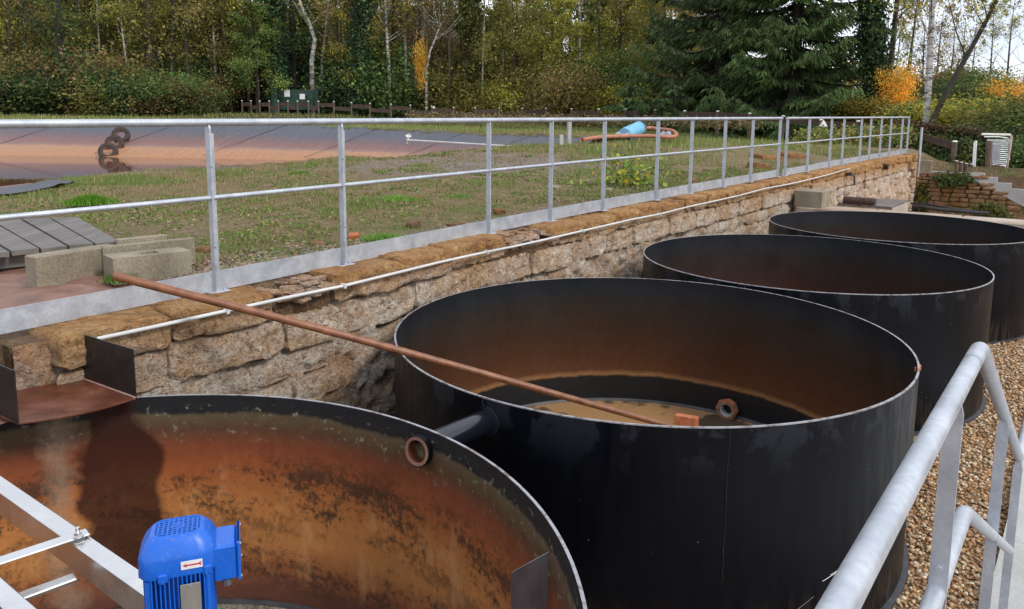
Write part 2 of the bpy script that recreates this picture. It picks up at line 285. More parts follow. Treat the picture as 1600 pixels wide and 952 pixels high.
m = M('lining_sheet', .36, 0, .45); P = m.pos(); a = m.attr('col'); f = m.xyz(a)[0]; n1 = m.noise(m.map(P, (1, 1, 1)), .9, 6, .6); n2 = m.noise(P, 9, 6, .65)
ff = m.math('ADD', f, m.math('MULTIPLY', m.math('SUBTRACT', n1, .5), .09)); ff = m.math('ADD', ff, m.math('MULTIPLY', m.math('SUBTRACT', n2, .5), .05))
c = m.ramp(ff, [(0, (.06, .066, .088)), (.28, (.065, .07, .095)), (.44, (.12, .07, .075)), (.60, (.19, .08, .065)), (.66, (.19, .105, .095)), (.73, (.36, .18, .095)), (1, (.38, .165, .06))]); m.col(c); m.bump(m.math('ADD', n2, m.math('MULTIPLY', m.noise(m.map(P, (2.2, .5, .6)), 1.2, 5, .6, 1.0), 3)), .35, .12); MT['liner'] = m.m  # unstained top lifted to blue-grey: sky sheen put into the sheet's colour
m = M('rusty_water', .03); P = m.pos(); m.col((.11, .045, .025)); m.set('IOR', 1.33); m.bump(m.noise(m.map(P, (1, 1, 1)), 1.5, 3), .015, .05); MT['water'] = m.m
# ground
m = M('terrace_soil', .95, 0, .15); P = m.pos(); n0 = m.noise(P, .55, 6, .65); n1 = m.noise(P, 3.5, 7, .7); n2 = m.noise(P, 22, 6, .75); n3 = m.vor(P, 30)
c = m.ramp(n1, [(.32, (.15, .095, .055)), (.47, (.20, .15, .085)), (.56, (.14, .135, .045)), (.7, (.08, .115, .028))])
c = m.mix(m.ramp(n0, [(.48, 0), (.62, .7)]), c, (.21, .155, .095)); c = m.mix(m.ramp(m.noise(P, 9, 5, .7), [(.52, 0), (.6, .6)]), c, (.30, .22, .14)); c = m.mix(.8, c, m.ramp(n2, [(.3, .12), (.72, .9)]), 'OVERLAY')
gr = m.xyz(m.attr('col')); gv = m.vor(P, 38, 'F1', 'Color'); gcol = m.mix(.6, (.20, .18, .17), gv, 'OVERLAY')
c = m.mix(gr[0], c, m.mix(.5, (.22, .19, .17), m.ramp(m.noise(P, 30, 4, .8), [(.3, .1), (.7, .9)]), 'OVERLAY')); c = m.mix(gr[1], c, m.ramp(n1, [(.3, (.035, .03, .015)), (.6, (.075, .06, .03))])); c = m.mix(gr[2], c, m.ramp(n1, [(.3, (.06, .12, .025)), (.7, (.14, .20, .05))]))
m.col(c); m.bump(m.math('ADD', n2, m.math('MULTIPLY', n1, 1.5)), .9, .05); MT['soil'] = m.m
m = M('pit_gravel_bed', .95, 0, .2); P = m.pos(); v = m.vor(P, 34, 'F1', 'Color'); d = m.vor(P, 34); c = m.mix(.8, (.26, .16, .085), m.ramp(m.xyz(v)[0], [(0, .12), (1, .9)]), 'OVERLAY'); m.col(c); m.bump(m.math('MULTIPLY', d, -1), 1, .03); MT['pit'] = m.m
m = M('pebbles', .75, 0, .3); n = m.noise(m.pos(), 60, 4); m.col(m.mix(.3, m.attr('col'), m.ramp(n, [(.3, .3), (.7, .7)]), 'OVERLAY')); MT['pebble'] = m.m
def leafmat(name, hs=.25, trans=.3):
    m = M(name, .65, 0, .25); a = m.attr('col'); r = m.rnd()
    h = m.t.nodes.new('ShaderNodeHueSaturation'); m.t.links.new(a, h.inputs['Color']); m.put(h.inputs['Hue'], m.mr(r, 0, 1, (.5-.03*hs*1.5), (.5+.03*hs*1.5))); m.put(h.inputs['Value'], m.mr(r, 0, 1, .85, 1.45))
    m.col(h.outputs[0]); tr = m.t.nodes.new('ShaderNodeBsdfTranslucent'); m.t.links.new(h.outputs[0], tr.inputs[0]); mxs = m.t.nodes.new('ShaderNodeMixShader'); mxs.inputs[0].default_value = trans
    o = m.t.nodes['Material Output']; m.t.links.new(m.b.outputs[0], mxs.inputs[1]); m.t.links.new(tr.outputs[0], mxs.inputs[2]); m.t.links.new(mxs.outputs[0], o.inputs[0]); return m.m
MT['leaf'] = leafmat('leaves', .5, .42); MT['needle'] = leafmat('needles', .05, .15); MT['grass'] = leafmat('grass_blades', 0, .3)
# ------------------------------------------------------------------ terrain
PTS = [(-5, 6, 0), (-4, 8, .02), (-9, 8, 0), (-3.4, 6, 0), (-7.6, 11.0, -.04), (-9, 14, -.08), (-6.2, 15.6, -.03), (-3, 17.0, .17), (0, 18.6, .36), (1.8, 20.5, .44), (4.2, 24, .5), (8, 26, .42), (5.6, 19.5, .42), (3, 15, .22), (1, 12, .12), (12, 30, .2), (10, 23, .25),
       (1, 28.5, .66), (-6, 30.5, .80), (-18, 33, .98), (-34, 34, 1.0), (-28, 45, 1.15), (0, 50, .98), (8, 42, .72), (14, 34, .2), (20, 40, .1), (-15, 50, 1.4)]
PA = np.array(PTS)
def upper(X, Y):
    X = np.asarray(X, float); Y = np.asarray(Y, float); s = X*D2[0]+Y*D2[1]; t = X*N2[0]+Y*N2[1]-OFF
    num = 0; den = 0
    for x, y, z in PTS:
        ww = 1/(((X-x)**2+(Y-y)**2)+.6)**1.6; num = num+ww*z; den = den+ww
    g = num/den; k = np.clip(-t/3.0, 0, 1); k = k*k*(3-2*k); g = g*k+(1-k)*(.011*s-.053)
    # right side falls away behind the end of the wall
    fall = np.clip((t+.6)/2.2, 0, 1)*np.clip((s-25)/.4, 0, 1); fall = fall*fall*(3-2*fall); g = g*(1-fall)+(-.38)*fall
    hill = np.clip((Y-56-.1*X)/40, 0, 1.0); hs = np.clip((16-X)/14, 0, 1); g = g+hill*hs*14+hill*(1-hs)*.8
    g = g+np.clip((Y-34)/30, 0, 1)*np.clip((X-14)/10, 0, 1)*.6
    far = np.clip((Y-110)/160, 0, 1); g = g+far*8
    return g
POND_NEAR = [(-13, 5.5), (-8.2, 8.6), (-7.4, 10.6), (-7.7, 12.3), (-8.3, 14.2), (-7.3, 16.2), (-5.2, 17.4), (-2.4, 18.4), (0.0, 19.9), (1.6, 21.6)]
POND_FAR = [(4.2, 25.4), (1.6, 27.0), (-2.0, 28.2), (-7, 29.4), (-13, 30.4), (-20, 31.0), (-29, 31.0), (-34, 24), (-30, 10), (-20, 5)]
POND = POND_NEAR+POND_FAR
def catmull(pts, k=6):
    n = len(pts); out = []
    P_ = np.array(pts, float)
    for i in range(n):
        p0, p1, p2, p3 = P_[(i-1) % n], P_[i], P_[(i+1) % n], P_[(i+2) % n]
        for j in range(k):
            u = j/k; out.append(.5*((2*p1)+(-p0+p2)*u+(2*p0-5*p1+4*p2-p3)*u*u+(-p0+3*p1-3*p2+p3)*u**3))
    return np.array(out)
RIM = catmull(POND, 10)
def inpoly(X, Y, poly):
    ins = np.zeros(np.shape(X), bool); n = len(poly)
    for i in range(n):
        x1, y1 = poly[i]; x2, y2 = poly[(i+1) % n]
        c_ = ((y1 > Y) != (y2 > Y)) & (X < (x2-x1)*(Y-y1)/((y2-y1)+1e-12)+x1); ins ^= c_
    return ins
cen = RIM.mean(0)
tan = np.roll(RIM, -1, 0)-np.roll(RIM, 1, 0); tan /= np.linalg.norm(tan, axis=1)[:, None]; inw = np.c_[-tan[:, 1], tan[:, 0]]
if ((cen-RIM)*inw).sum() < 0: inw = -inw
sv = sorted(set(np.round(np.concatenate([np.arange(-30, 0, 1.0), np.arange(0, 12, .16), np.arange(12, 26, .22), [24.95, 25.25], np.arange(26, 60, .7), np.arange(60, 130, 2.5), np.arange(130, 420, 12)]), 3)))
tv = sorted(set(np.round(np.concatenate([-np.arange(0.6, 9, .16), -np.arange(9, 24, .3), -np.arange(24, 50, .8), -np.arange(50, 110, 3), -np.arange(110, 260, 12), [-.02, -.05, -.2, -.34, -.45], np.arange(.1, 6, .5), np.arange(6, 30, 1.0), np.arange(30, 90, 4), np.arange(90, 300, 14)]), 3)))
S, T = np.meshgrid(sv, tv, indexing='ij'); X = D2[0]*S+N2[0]*(T+OFF); Y = D2[1]*S+N2[1]*(T+OFF)
Z = upper(X, Y); Pn = np.stack([X, Y, 0*X], -1)
amp = np.clip((-T-.4)/1.5, 0, 1)
Z = Z+(fbm(Pn, .8, 3)*.035+fbm(Pn, 4, 3, 5)*.016)*amp*(Y < 60)+fbm(Pn, .08, 4, 3)*.8*np.clip((Y-60)/20, 0, 1)
dm = np.exp(-(((X-6.4)/1.6)**2+((Y-18.3)/1.3)**2)); Z = Z+dm*.12*(T < -.3)
# pond hollow
rin = RIM+inw*.35; ins = inpoly(X, Y, rin); Z = np.where(ins, -1.6, Z)
pit = (T > -.12) & (S < 25.1); Z = np.where(pit, -1.6, Z)
# inlet channel left of the wall's end
chan = (S < 1.28) & (S > -.2) & (T > -1.9) & (T < .3); Z = np.where(chan, -.75, Z); mudm = (S < 2.3) & (S > -1) & (T > -1.65) & (T < -.2); Z = np.where(mudm, np.minimum(Z, -.35), Z)
grav = np.exp(-(((X+.6)/3.0)**2+((Y-15.2)/2.6)**2)*1.0)*.9; grav = np.maximum(grav, .85*np.exp(-((T+.35)/.28)**2)); grav = np.where(vn(Pn, 1.7, 9) > -.1, grav, grav*.35)
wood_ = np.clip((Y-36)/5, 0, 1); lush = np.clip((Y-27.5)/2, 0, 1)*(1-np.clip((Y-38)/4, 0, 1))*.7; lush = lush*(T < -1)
lush = np.maximum(lush, .0)
col = np.stack([grav*(T < -.1), wood_, lush], -1).reshape(-1, 3)
ns_, nt_ = S.shape; idx = np.arange(ns_*nt_).reshape(ns_, nt_)
Fq = np.stack([idx[:-1, :-1], idx[1:, :-1], idx[1:, 1:], idx[:-1, 1:]], -1).reshape(-1, 4)[:, ::-1]
pm = (S < 25.1) & (T > -.12); fp = pm.reshape(-1)[Fq].all(1)
gm = npmesh('ground', np.stack([X, Y, Z], -1).reshape(-1, 3), Fq, col, True); gm.materials.append(MT['soil']); gm.materials.append(MT['pit'])
gm.polygons.foreach_set('material_index', fp.astype(np.int32)); struct(obj('ground', gm))
def gz(x, y): return float(upper(x, y)) + float(fbm(np.array([[x, y, 0.]]), .8, 3)[0])*.035
# ------------------------------------------------------------------ pond
rings = []; stain = []
rimz = np.array([float(np.interp(p[0], [-34, -18, -10, -6, -1.2, 1, 4.2], [.97, .93, .84, .75, .58, .58, .50])) if p[1] > 22 else float(upper(p[0], p[1]))+(.03 if p[1] < 12.6 else -.06) for p in RIM])
fara = np.array([1.0 if p[1] > 22 else 0 for p in RIM])
prof = [(-.35, .02), (-.05, .05), (.0, .045), (.3, -.03), (.8, None), (1.4, None), (2.0, None), (2.6, None), (3.2, None), (3.8, None), (4.4, None), (5.2, None), (6.5, None)]
nR = len(RIM); arc = np.concatenate([[0], np.cumsum(np.linalg.norm(np.diff(RIM, axis=0), axis=1))])
for off, dz in prof:
    sc_ = np.where(fara > 0, 1.0, .45); o_ = off*(sc_ if off > 0 else 1); P2 = RIM+inw*np.reshape(o_*np.ones(nR), (-1, 1))
    if dz is not None: zz = rimz+dz
    else: k = (off-.3)/(5.0-.3); zz = (rimz-.03)*(1-k)+(-.30)*k
    wr = np.sin(arc*2.1+np.sin(arc*.7)*2)*.5+np.sin(arc*5.3+off*1.5)*.25; wr = wr*.05*np.clip(off/.4, 0, 1)*np.clip(1-off/4.5, 0, 1)
    zz = zz+wr+(vn(np.c_[P2*2.2, np.zeros(nR)], 1)*.02 if off < .1 else 0)
    rings.append(np.c_[P2, zz]); stain.append(np.full(nR, max(0, min(1, (off-.0)/5.0))))
V = np.concatenate(rings); st_ = np.concatenate(stain); k = len(prof)
Fq = [(i*nR+j, i*nR+(j+1) % nR, (i+1)*nR+(j+1) % nR, (i+1)*nR+j) for i in range(k-1) for j in range(nR)]
lm = npmesh('pond_liner', V, Fq, np.c_[st_, st_, st_], True)
pond = thing('lined_pond', 'large settling pond lined with wrinkled black sheet stained orange, full of rusty water', 'pond', (-10, 20, 0))
obj('liner', lm, MT['liner'], pond)
# weld seams of the liner on the far slope
mb = MB()
for j in range(0, nR, 7):
    if RIM[j][1] > 22: mb.tube([Vector(rings[i][j if i < 6 else j])+Vector((-.10*i, 0, .008)) for i in range(2, 11)], .008, 4)
o = mb.build('liner_seams', MT['hose'], pond); o['kind'] = 'stuff'
inner = RIM+inw*.2
wm_ = MB().add([(p[0], p[1], -.25) for p in RIM+inw*.15], [tuple(range(nR))]); wo_ = wm_.build('water', MT['water']); struct(wo_)
# ------------------------------------------------------------------ retaining wall
FACE = .24
wall = thing('retaining_wall', 'long ochre stone retaining wall with white lime streaks between the grass terrace and the black tanks', 'wall', W(1.4, 0, 0))
def face_t(s): return bow(s)+FACE
ss = np.concatenate([np.arange(1.32, 8, .024), np.arange(8, 24.96, .06)]); zz = np.arange(0, 1.66, .03)
Sg, Zg = np.meshgrid(ss, zz, indexing='ij'); B = np.array([face_t(s) for s in ss])[:, None]+0*Zg
Xn = np.stack([Sg, Sg*0, Zg], -1); depth = fbm(Xn, 1.8, 5, 2)*.06+(.5-np.abs(fbm(Xn, 4.5, 4, 8)))*.07+(.4-np.abs(fbm(Xn*np.array([1, 1, 2.2]), 11, 2, 18)))*.045
B = B-.10+depth*np.clip(Zg/.25, .15, 1)+.10*np.clip((Zg-.3)/1.0, 0, 1)
top = (.011*Sg-.053)-.03-Zg
P_ = np.stack([D2[0]*Sg+N2[0]*(B+OFF), D2[1]*Sg+N2[1]*(B+OFF), top], -1); n_, m_ = Sg.shape; idx = np.arange(n_*m_).reshape(n_, m_)
Fq = np.stack([idx[:-1, :-1], idx[1:, :-1], idx[1:, 1:], idx[:-1, 1:]], -1).reshape(-1, 4)
o = obj('rubble_face', npmesh('rubble_face', P_.reshape(-1, 3), Fq[:, ::-1], None, True), MT['rubble'], wall); o['kind'] = 'stuff'
mb = MB()
for a, b in zip(np.arange(1.32, 24.9, 1.0), np.arange(2.32, 26, 1.0)):
    b = min(b, 24.95); mb.box(W((a+b)/2, (face_t(a)+face_t(b))/2-.36, wallz(a)-.88), (b-a, .46, 1.68), WALL_ANG)
mb.build('core', MT['shale'], wall)
def stone_mesh(name, n=(4, 3, 3), amp=.07, seed=0, rd=.16, det=0.0):
    nx, ny, nz_ = n; V = []; key = {}; Fc = []
    def vid(p):
        if p not in key: key[p] = len(V); V.append(p)
        return key[p]
    def g(i, j, k): return (i/nx*2-1, j/ny*2-1, k/nz_*2-1)
    for i in range(nx):
        for j in range(ny): Fc.append([vid(g(i, j, 0)), vid(g(i, j+1, 0)), vid(g(i+1, j+1, 0)), vid(g(i+1, j, 0))]); Fc.append([vid(g(i, j, nz_)), vid(g(i+1, j, nz_)), vid(g(i+1, j+1, nz_)), vid(g(i, j+1, nz_))])
    for i in range(nx):
        for k in range(nz_): Fc.append([vid(g(i, 0, k)), vid(g(i+1, 0, k)), vid(g(i+1, 0, k+1)), vid(g(i, 0, k+1))]); Fc.append([vid(g(i, ny, k)), vid(g(i, ny, k+1)), vid(g(i+1, ny, k+1)), vid(g(i+1, ny, k))])
    for j in range(ny):
        for k in range(nz_): Fc.append([vid(g(0, j, k)), vid(g(0, j, k+1)), vid(g(0, j+1, k+1)), vid(g(0, j+1, k))]); Fc.append([vid(g(nx, j, k)), vid(g(nx, j+1, k)), vid(g(nx, j+1, k+1)), vid(g(nx, j, k+1))])
    A = np.array(V); q = np.abs(A)**14; A = A*(1-rd*np.clip(q.sum(1)-1, 0, 2)*.5)[:, None]
    for ax in range(3): A[:, ax] += vn(np.array(V)*1.3, 1.3, seed*3+ax+1)*amp*(1, .6, .7)[ax]+(vn(np.array(V)*np.array([4, 2, 2]), 1.3, seed*5+ax)*det*(.3, 1, 1)[ax] if det else 0)
    return npmesh(name, A*.5, Fc, None, True)
BIG = [stone_mesh('block', (22, 6, 8), .09, i, .10, .10) for i in range(8)]; SML = [stone_mesh('stone', (6, 2, 4), .16, 20+i, .16, .08) for i in range(12)]
for m_ in BIG+SML:
    try: m_.set_sharp_from_angle(angle=math.radians(30))
    except Exception: pass
for m_ in BIG: m_.materials.append(MT['ashlar'])
for i, m_ in enumerate(SML): m_.materials.append(MT['rubble'])
def px2s(px, t=FACE, zt=0.0):     # s of the wall point seen at picture column px
    a, b = -5, 40
    for _ in range(50):
        s = (a+b)/2; p = W(s, t, zt)-EYE; cp, sp = math.cos(PITCH), math.sin(PITCH); q = 800+F*p[0]/(p[1]*cp-p[2]*sp)
        if q < px: a = s
        else: b = s
    return s
def put_stone(me, s0, s1, z1, h, proud, dep=.5, name='stone', parent=None, tilt=0):
    s = (s0+s1)/2; o = bpy.data.objects.new(name, me); C.objects.link(o)
    o.scale = (s1-s0-.002, dep, h-.002); o.rotation_euler = (tilt, random.uniform(-.012, .012), WALL_ANG)
    o.location = W(s, face_t(s)+proud-dep/2, wallz(s)+z1-h/2); o.parent = parent or wall; o.matrix_parent_inverse = (parent or wall).matrix_basis.inverted(); return o
caps = [(70, 247, .0, .03), (247, 412, .0, .02), (503, 617, .01, .02), (617, 697, .015, .03), (697, 790, .02, .0), (862, 925, .0, .02)]
cap_s = [(px2s(a), px2s(b), dz, pr) for a, b, dz, pr in caps]
s = cap_s[-1][1]
while s < 24.4:
    ln = random.uniform(.55, .95); cap_s.append((s, min(s+ln, 24.75), random.uniform(-.02, .01), random.uniform(-.02, .02))); s += ln
for i, (a, b, dz, pr) in enumerate(cap_s): put_stone(BIG[i % 8], a, b, dz, .20 if i > 1 else .19, pr, .42)
def course(z1, h, a, end, lo, hi, meshes, skip=0, pr=(-.02, .03), pts=None):
    k = 0
    while a < end:
        ln = random.uniform(lo, hi) if not pts else pts.pop(0)-a
        if random.random() > skip: put_stone(random.choice(meshes), a, min(a+ln, 24.8), z1+random.uniform(-.01, .01), h*random.uniform(.93, 1), random.uniform(*pr), .3)
        a += ln
        if pts is not None and not pts: pts = None
course(-.20, .25, cap_s[0][0], 24, .6, 1.0, BIG, 0, (-.03, .01), [px2s(247, FACE, -.3), px2s(432, FACE, -.3), px2s(515, FACE, -.3)])
course(-.46, .19, 1.35, 24, .38, .75, SML, .3, (-.08, -.01)); course(-.66, .17, 2.0, 24, .34, .66, SML, .45, (-.08, 0)); course(-.84, .17, 3.0, 24, .34, .7, SML, .5, (-.07, .02)); course(-1.02, .18, 3.0, 24, .4, .7, SML, .5, (-.06, .03))
# shale patches on top where cap stones are missing, soil ledge under the railing
for (pa, pb) in ((412, 503), (790, 862)):
    a, b = px2s(pa), px2s(pb); n = 46
    for i in range(n):
        s = random.uniform(a, b); t = random.uniform(.0, .24); o = bpy.data.objects.new('shale_flake', SML[i % 12]); C.objects.link(o)
        o.scale = (random.uniform(.06, .16), random.uniform(.05, .1), random.uniform(.012, .03)); o.rotation_euler = (random.uniform(-.3, .1), random.uniform(-.2, .2), random.uniform(0, 3))
        o.location = W(s, bow(s)+t, wallz(s)-.03-.35*max(0, t-.1)+random.uniform(-.02, .02)); o.parent = wall; o.matrix_parent_inverse = wall.matrix_basis.inverted()
    mb = MB(); k = 16; rows = [(-.1, -.005), (.08, -.02), (.16, -.07), (.22, -.14), (.20, -.24)]
    V = [W(a+(b-a)*i/k, bow(a)+t+.02*math.sin(i*3.1+t*30), wallz(a)+z_+.015*math.sin(i*5+z_*40)) for t, z_ in rows for i in range(k+1)]
    mb.add(V, [(r*(k+1)+i, r*(k+1)+i+1, (r+1)*(k+1)+i+1, (r+1)*(k+1)+i) for r in range(len(rows)-1) for i in range(k)]); mb.build('crumbled_edge', MT['shale'], wall, True)
# end quoins of the wall
for i in range(7): put_stone(BIG[i % 8], 24.6-(.25 if i % 2 else 0), 25.05, .0-i*.23, .23, .05, .5, 'quoin')
# ------------------------------------------------------------------ inlet left of the wall
inlet = thing('inlet_channel', 'rust-brown muddy channel running under the grey plank deck to the steel chute', 'channel', W(.6, 0, 0))
V = []; rows = [(-3.2, .02), (-1.9, -.06), (-1.1, -.10), (-.6, -.14), (-.3, -.17), (.0, -.30), (.3, -.325), (.62, -.33)]
cols = np.linspace(-1.6, 1.38, 16)
for t, z_ in rows:
    for i, s in enumerate(cols): e = abs((s-.2)/1.3); V.append(W(s+.0, t, z_+(.14*max(0, e-.6) if t < -.2 else 0)+.012*math.sin(s*9+t*7)))
k = len(cols); MB().add(V, [(r*k+i, r*k+i+1, (r+1)*k+i+1, (r+1)*k+i) for r in range(len(rows)-1) for i in range(k-1)]).build('channel_bed', MT['mud'], inlet, True)
V = []; k2 = 30; sr_ = np.linspace(-1.0, 2.42, k2); tr_ = np.linspace(-1.75, -.12, 18)
for t in tr_:
    for s in sr_:
        e = max(0, min(1, (s-.5)/1.3)); e = e*e*(3-2*e); e = max(e, max(0, min(1, (-1.25-t)/.4))); V.append(W(s, t, -.26+.245*e+.012*math.sin(s*7+t*9)+.010*math.sin(s*19-t*13)))
MB().add(V, [(r_*k2+i, r_*k2+i+1, (r_+1)*k2+i+1, (r_+1)*k2+i) for r_ in range(17) for i in range(k2-1)]).build('mud_bank', MT['mud'], inlet, True)
def rock(name, me, mat, loc, sc, rot, parent=None):
    o = bpy.data.objects.new(name, me); C.objects.link(o); o.location = loc; o.scale = sc; o.rotation_euler = rot
    if parent: o.parent = parent; o.matrix_parent_inverse = parent.matrix_basis.inverted()
    if mat:
        o.material_slots[0].link = 'OBJECT'; o.material_slots[0].material = mat
    return o
for i, (s, t, z_, sc) in enumerate([(1.12, .05, -.16, (.5, .3, .14)), (.8, -.02, -.1, (.6, .3, .1)), (.95, .12, -.22, (.5, .25, .08)), (.5, .0, -.18, (.5, .3, .12)), (1.2, .2, -.26, (.35, .2, .1)), (.35, .1, -.27, (.5, .25, .09))]):
    rock('slate', SML[i], MT['shale'], W(s, t+.0, z_), sc, (random.uniform(-.25, .1), random.uniform(-.15, .15), WALL_ANG+random.uniform(-.3, .3)), inlet)
# ------------------------------------------------------------------ tanks
R = 1.7
TC = {1: (-1.476, 1.926), 2: (.909, 5.04), 3: (3.13, 7.832), 4: (5.465, 10.545)}
RZ = {1: -.322, 2: -.356, 3: -.356, 4: -.356}; FL = {1: -1.46, 2: -1.53, 3: -1.45, 4: -1.45}
TL = {1: 'nearest round tank, open, its inside rusted orange and red with black blotches', 2: 'second round black tank, open, holding the end of the long wooden pole', 3: 'third round black tank between the pole tank and the farthest one', 4: 'farthest round black tank in front of the pale concrete kerb'}
def tank(i, lin, flo):
    c = TC[i]; z1 = RZ[i]; t = thing('round_tank', TL[i], 'tank', (c[0], c[1], -1.6), 0, 'round steel tanks in the pit'); N = 160
    MB().lathe((c[0], c[1], 0), [(R, -1.6), (R, -1.2), (R, -.8), (R, z1)], N).build('outer_shell', MT['black'], t, True)
    MB().lathe((c[0], c[1], 0), [(R-.012, -1.59), (R-.012, -1.2), (R-.012, -.8), (R-.012, z1)], N, flip=True).build('inner_lining', lin, t, True)
    MB().lathe((c[0], c[1], 0), [(R+.0015, z1-.004), (R+.0015, z1+.002), (R-.010, z1+.002), (R-.010, z1-.004)], N).build('rim', MT['rim'], t)
    MB().add([(c[0]+(R-.005)*math.cos(2*math.pi*k/N), c[1]+(R-.005)*math.sin(2*math.pi*k/N), FL[i]) for k in range(N)], [tuple(range(N))]).build('tank_floor', flo, t)
    MB().lathe((c[0], c[1], 0), [(R, -1.575), (R+.03, -1.58), (R+.032, -1.598), (R, -1.6)], N).build('base_flange', MT['hose'], t)
    MB().lathe((c[0], c[1], 0), [(R-.012, FL[i]+.025), (R-.014, FL[i]+.02), (R-.024, FL[i]+.002)], N, flip=True).build('floor_edge_ring', MT['hose'], t)  # thin dark ring drawing the line where floor meets lining
    return t
TK = {1: tank(1, MT['line1'], MT['sludge1']), 2: tank(2, MT['line2'], MT['sludge']), 3: tank(3, MT['line3'], MT['dark']), 4: tank(4, MT['line3'], MT['dark'])}
def weld(i, ang, zt, zb):     # bead of weld down the outer shell
    c = TC[i]; mb = MB(); k = 40; pts = [(c[0]+(R+.001)*math.cos(ang+.002*random.uniform(-1, 1)), c[1]+(R+.001)*math.sin(ang), zt+(zb-zt)*j/k) for j in range(k+1)]
    mb.tube(pts, [.002+.0012*random.random() for _ in pts], 5); mb.build('weld_seam', MT['chuteblack'], TK[i], True)
def ang_px(i, px, z_):
    c = np.array(TC[i]); best = None
    for a in np.linspace(-math.pi, math.pi, 2880):
        p = np.array([c[0]+R*math.cos(a), c[1]+R*math.sin(a), z_])-EYE; cp, sp = math.cos(PITCH), math.sin(PITCH); zc = p[1]*cp-p[2]*sp
        if zc < .2: continue
        q = 800+F*p[0]/zc; facing = (math.cos(a)*p[0]+math.sin(a)*p[1]) < 0
        if facing and (best is None or abs(q-px) < best[0]): best = (abs(q-px), a)
    return best[1]
weld(2, ang_px(2, 1140, -.6), -.36, -1.15); weld(2, ang_px(2, 757, -.4), -.36, -.42); weld(3, ang_px(3, 1165, -.4), -.36, -.44)
mb = MB(); a0 = ang_px(2, 1290, -1.2)    # pale scratches low on the shell
for da, z0, z1, l in ((0, -1.22, -1.17, .12), (-.10, -1.35, -1.29, .07), (.03, -1.20, -1.18, .05)):
    pts = [(TC[2][0]+(R+.001)*math.cos(a0+da+l*u), TC[2][1]+(R+.001)*math.sin(a0+da+l*u), z0+(z1-z0)*u) for u in np.linspace(0, 1, 8)]; mb.tube(pts, .0012, 4)
mb.build('scratches', MT['sheet'], TK[2])
# orange clip on tank 2's rim
a = math.atan2(5.75-TC[2][1], 2.46-TC[2][0]); p = onz(1431, 570, -.36); rr_ = math.hypot(p[0]-TC[2][0], p[1]-TC[2][1]); p = np.array([TC[2][0]+(p[0]-TC[2][0])*R/rr_, TC[2][1]+(p[1]-TC[2][1])*R/rr_, -.38])
tag(MB().bbox(p+np.array([0, 0, .005]), (.02, .016, .035), math.atan2(p[1]-TC[2][1], p[0]-TC[2][0]), .003).bbox(p+np.array([-.02, .0, -.005]), (.008, .014, .03), math.atan2(p[1]-TC[2][1], p[0]-TC[2][0]), .003).build('rim_clip', MT['orangeclip']), 'small orange clip on the right rim of the pole tank', 'clip')
# outlet pipe between tank 1 and tank 2
u = np.array([.608, .794, 0.]); pz = -.475; e1 = np.array([TC[1][0], TC[1][1], 0])+u*(R-.07); e2 = np.array([TC[2][0], TC[2][1], 0])-u*(R+.0)
e1 = np.array([-.420, 3.195, -.418]); e2 = np.array([-.128, 3.680, -.478]); u = (e2-e1)/np.linalg.norm(e2-e1); up = Vector(u)
pipe = thing('connecting_pipe', 'short glossy black pipe joining the rusty nearest tank to the pole tank', 'pipe', (e1+e2)/2)
def ring_tube(mb, a, b, ro, ri, n=28):
    a, b = Vector(a), Vector(b); t = (b-a).normalized(); q = Vector((0, 0, 1)); x = (q-t*q.dot(t)).normalized(); y = t.cross(x); V = []
    for p, r in ((a, ri), (a, ro), (b, ro), (b, ri)):
        for k in range(n): g = 2*math.pi*k/n; V.append(p+(x*math.cos(g)+y*math.sin(g))*r)
    return mb.add(V, [(i*n+k, ((i+1) % 4)*n+k, ((i+1) % 4)*n+(k+1) % n, i*n+(k+1) % n) for i in range(4) for k in range(n)])
m = M('glossy_black_pipe', .2, 0, .6); m.col((.006, .007, .012)); MT['gloss'] = m.m
ring_tube(MB(), e1, e2+u*.06, .062, .055).build('tube', MT['gloss'], pipe, True)
ring_tube(MB(), e1-u*.004, e1+u*.05, .070, .058).build('socket', MT['black'], pipe, True)
ring_tube(MB(), e1-u*.006, e1-u*.001, .066, .052).build('corroded_lip', MT['mud'], pipe, True)
ring_tube(MB(), e1+u*.0, e1+u*.35, .0545, .050).build('rusty_bore', MT['rust'], pipe, True)
ring_tube(MB(), e2-u*.018, e2+u*.012, .082, .060).build('flange', MT['black'], pipe, True)
# nozzle inside tank 2
c = np.array([TC[2][0], TC[2][1], 0.]); d = ray(1140, 637); best = None
for k in np.linspace(1, 12, 4000):
    p = EYE+d*k; e = abs(np.linalg.norm((p-c)[:2])-R)
    if p[1] > 5.2 and (best is None or e < best[0]): best = (e, p)
p = best[1]; inn = c-p; inn[2] = 0; inn /= np.linalg.norm(inn)
noz = thing('outlet_fitting', 'rust-caked hexagonal outlet fitting low inside the pole tank', 'fitting', p)
q0, q1 = p+inn*.0, p+inn*.10
ring_tube(MB(), q0, q1, .088, .062, 8).build('hexagon_collar', plain('rusty_collar', (.16, .075, .04), (.30, .17, .10), 20, .8, 0, .6), noz)
ring_tube(MB(), q0, q1-inn*.02, .061, .050, 20).build('threaded_sleeve', MT['pvc'], noz, True)
ring_tube(MB(), q1-inn*.05, q1-inn*.02, .099, .08, 8).build('flange', MT['brickred'], noz)
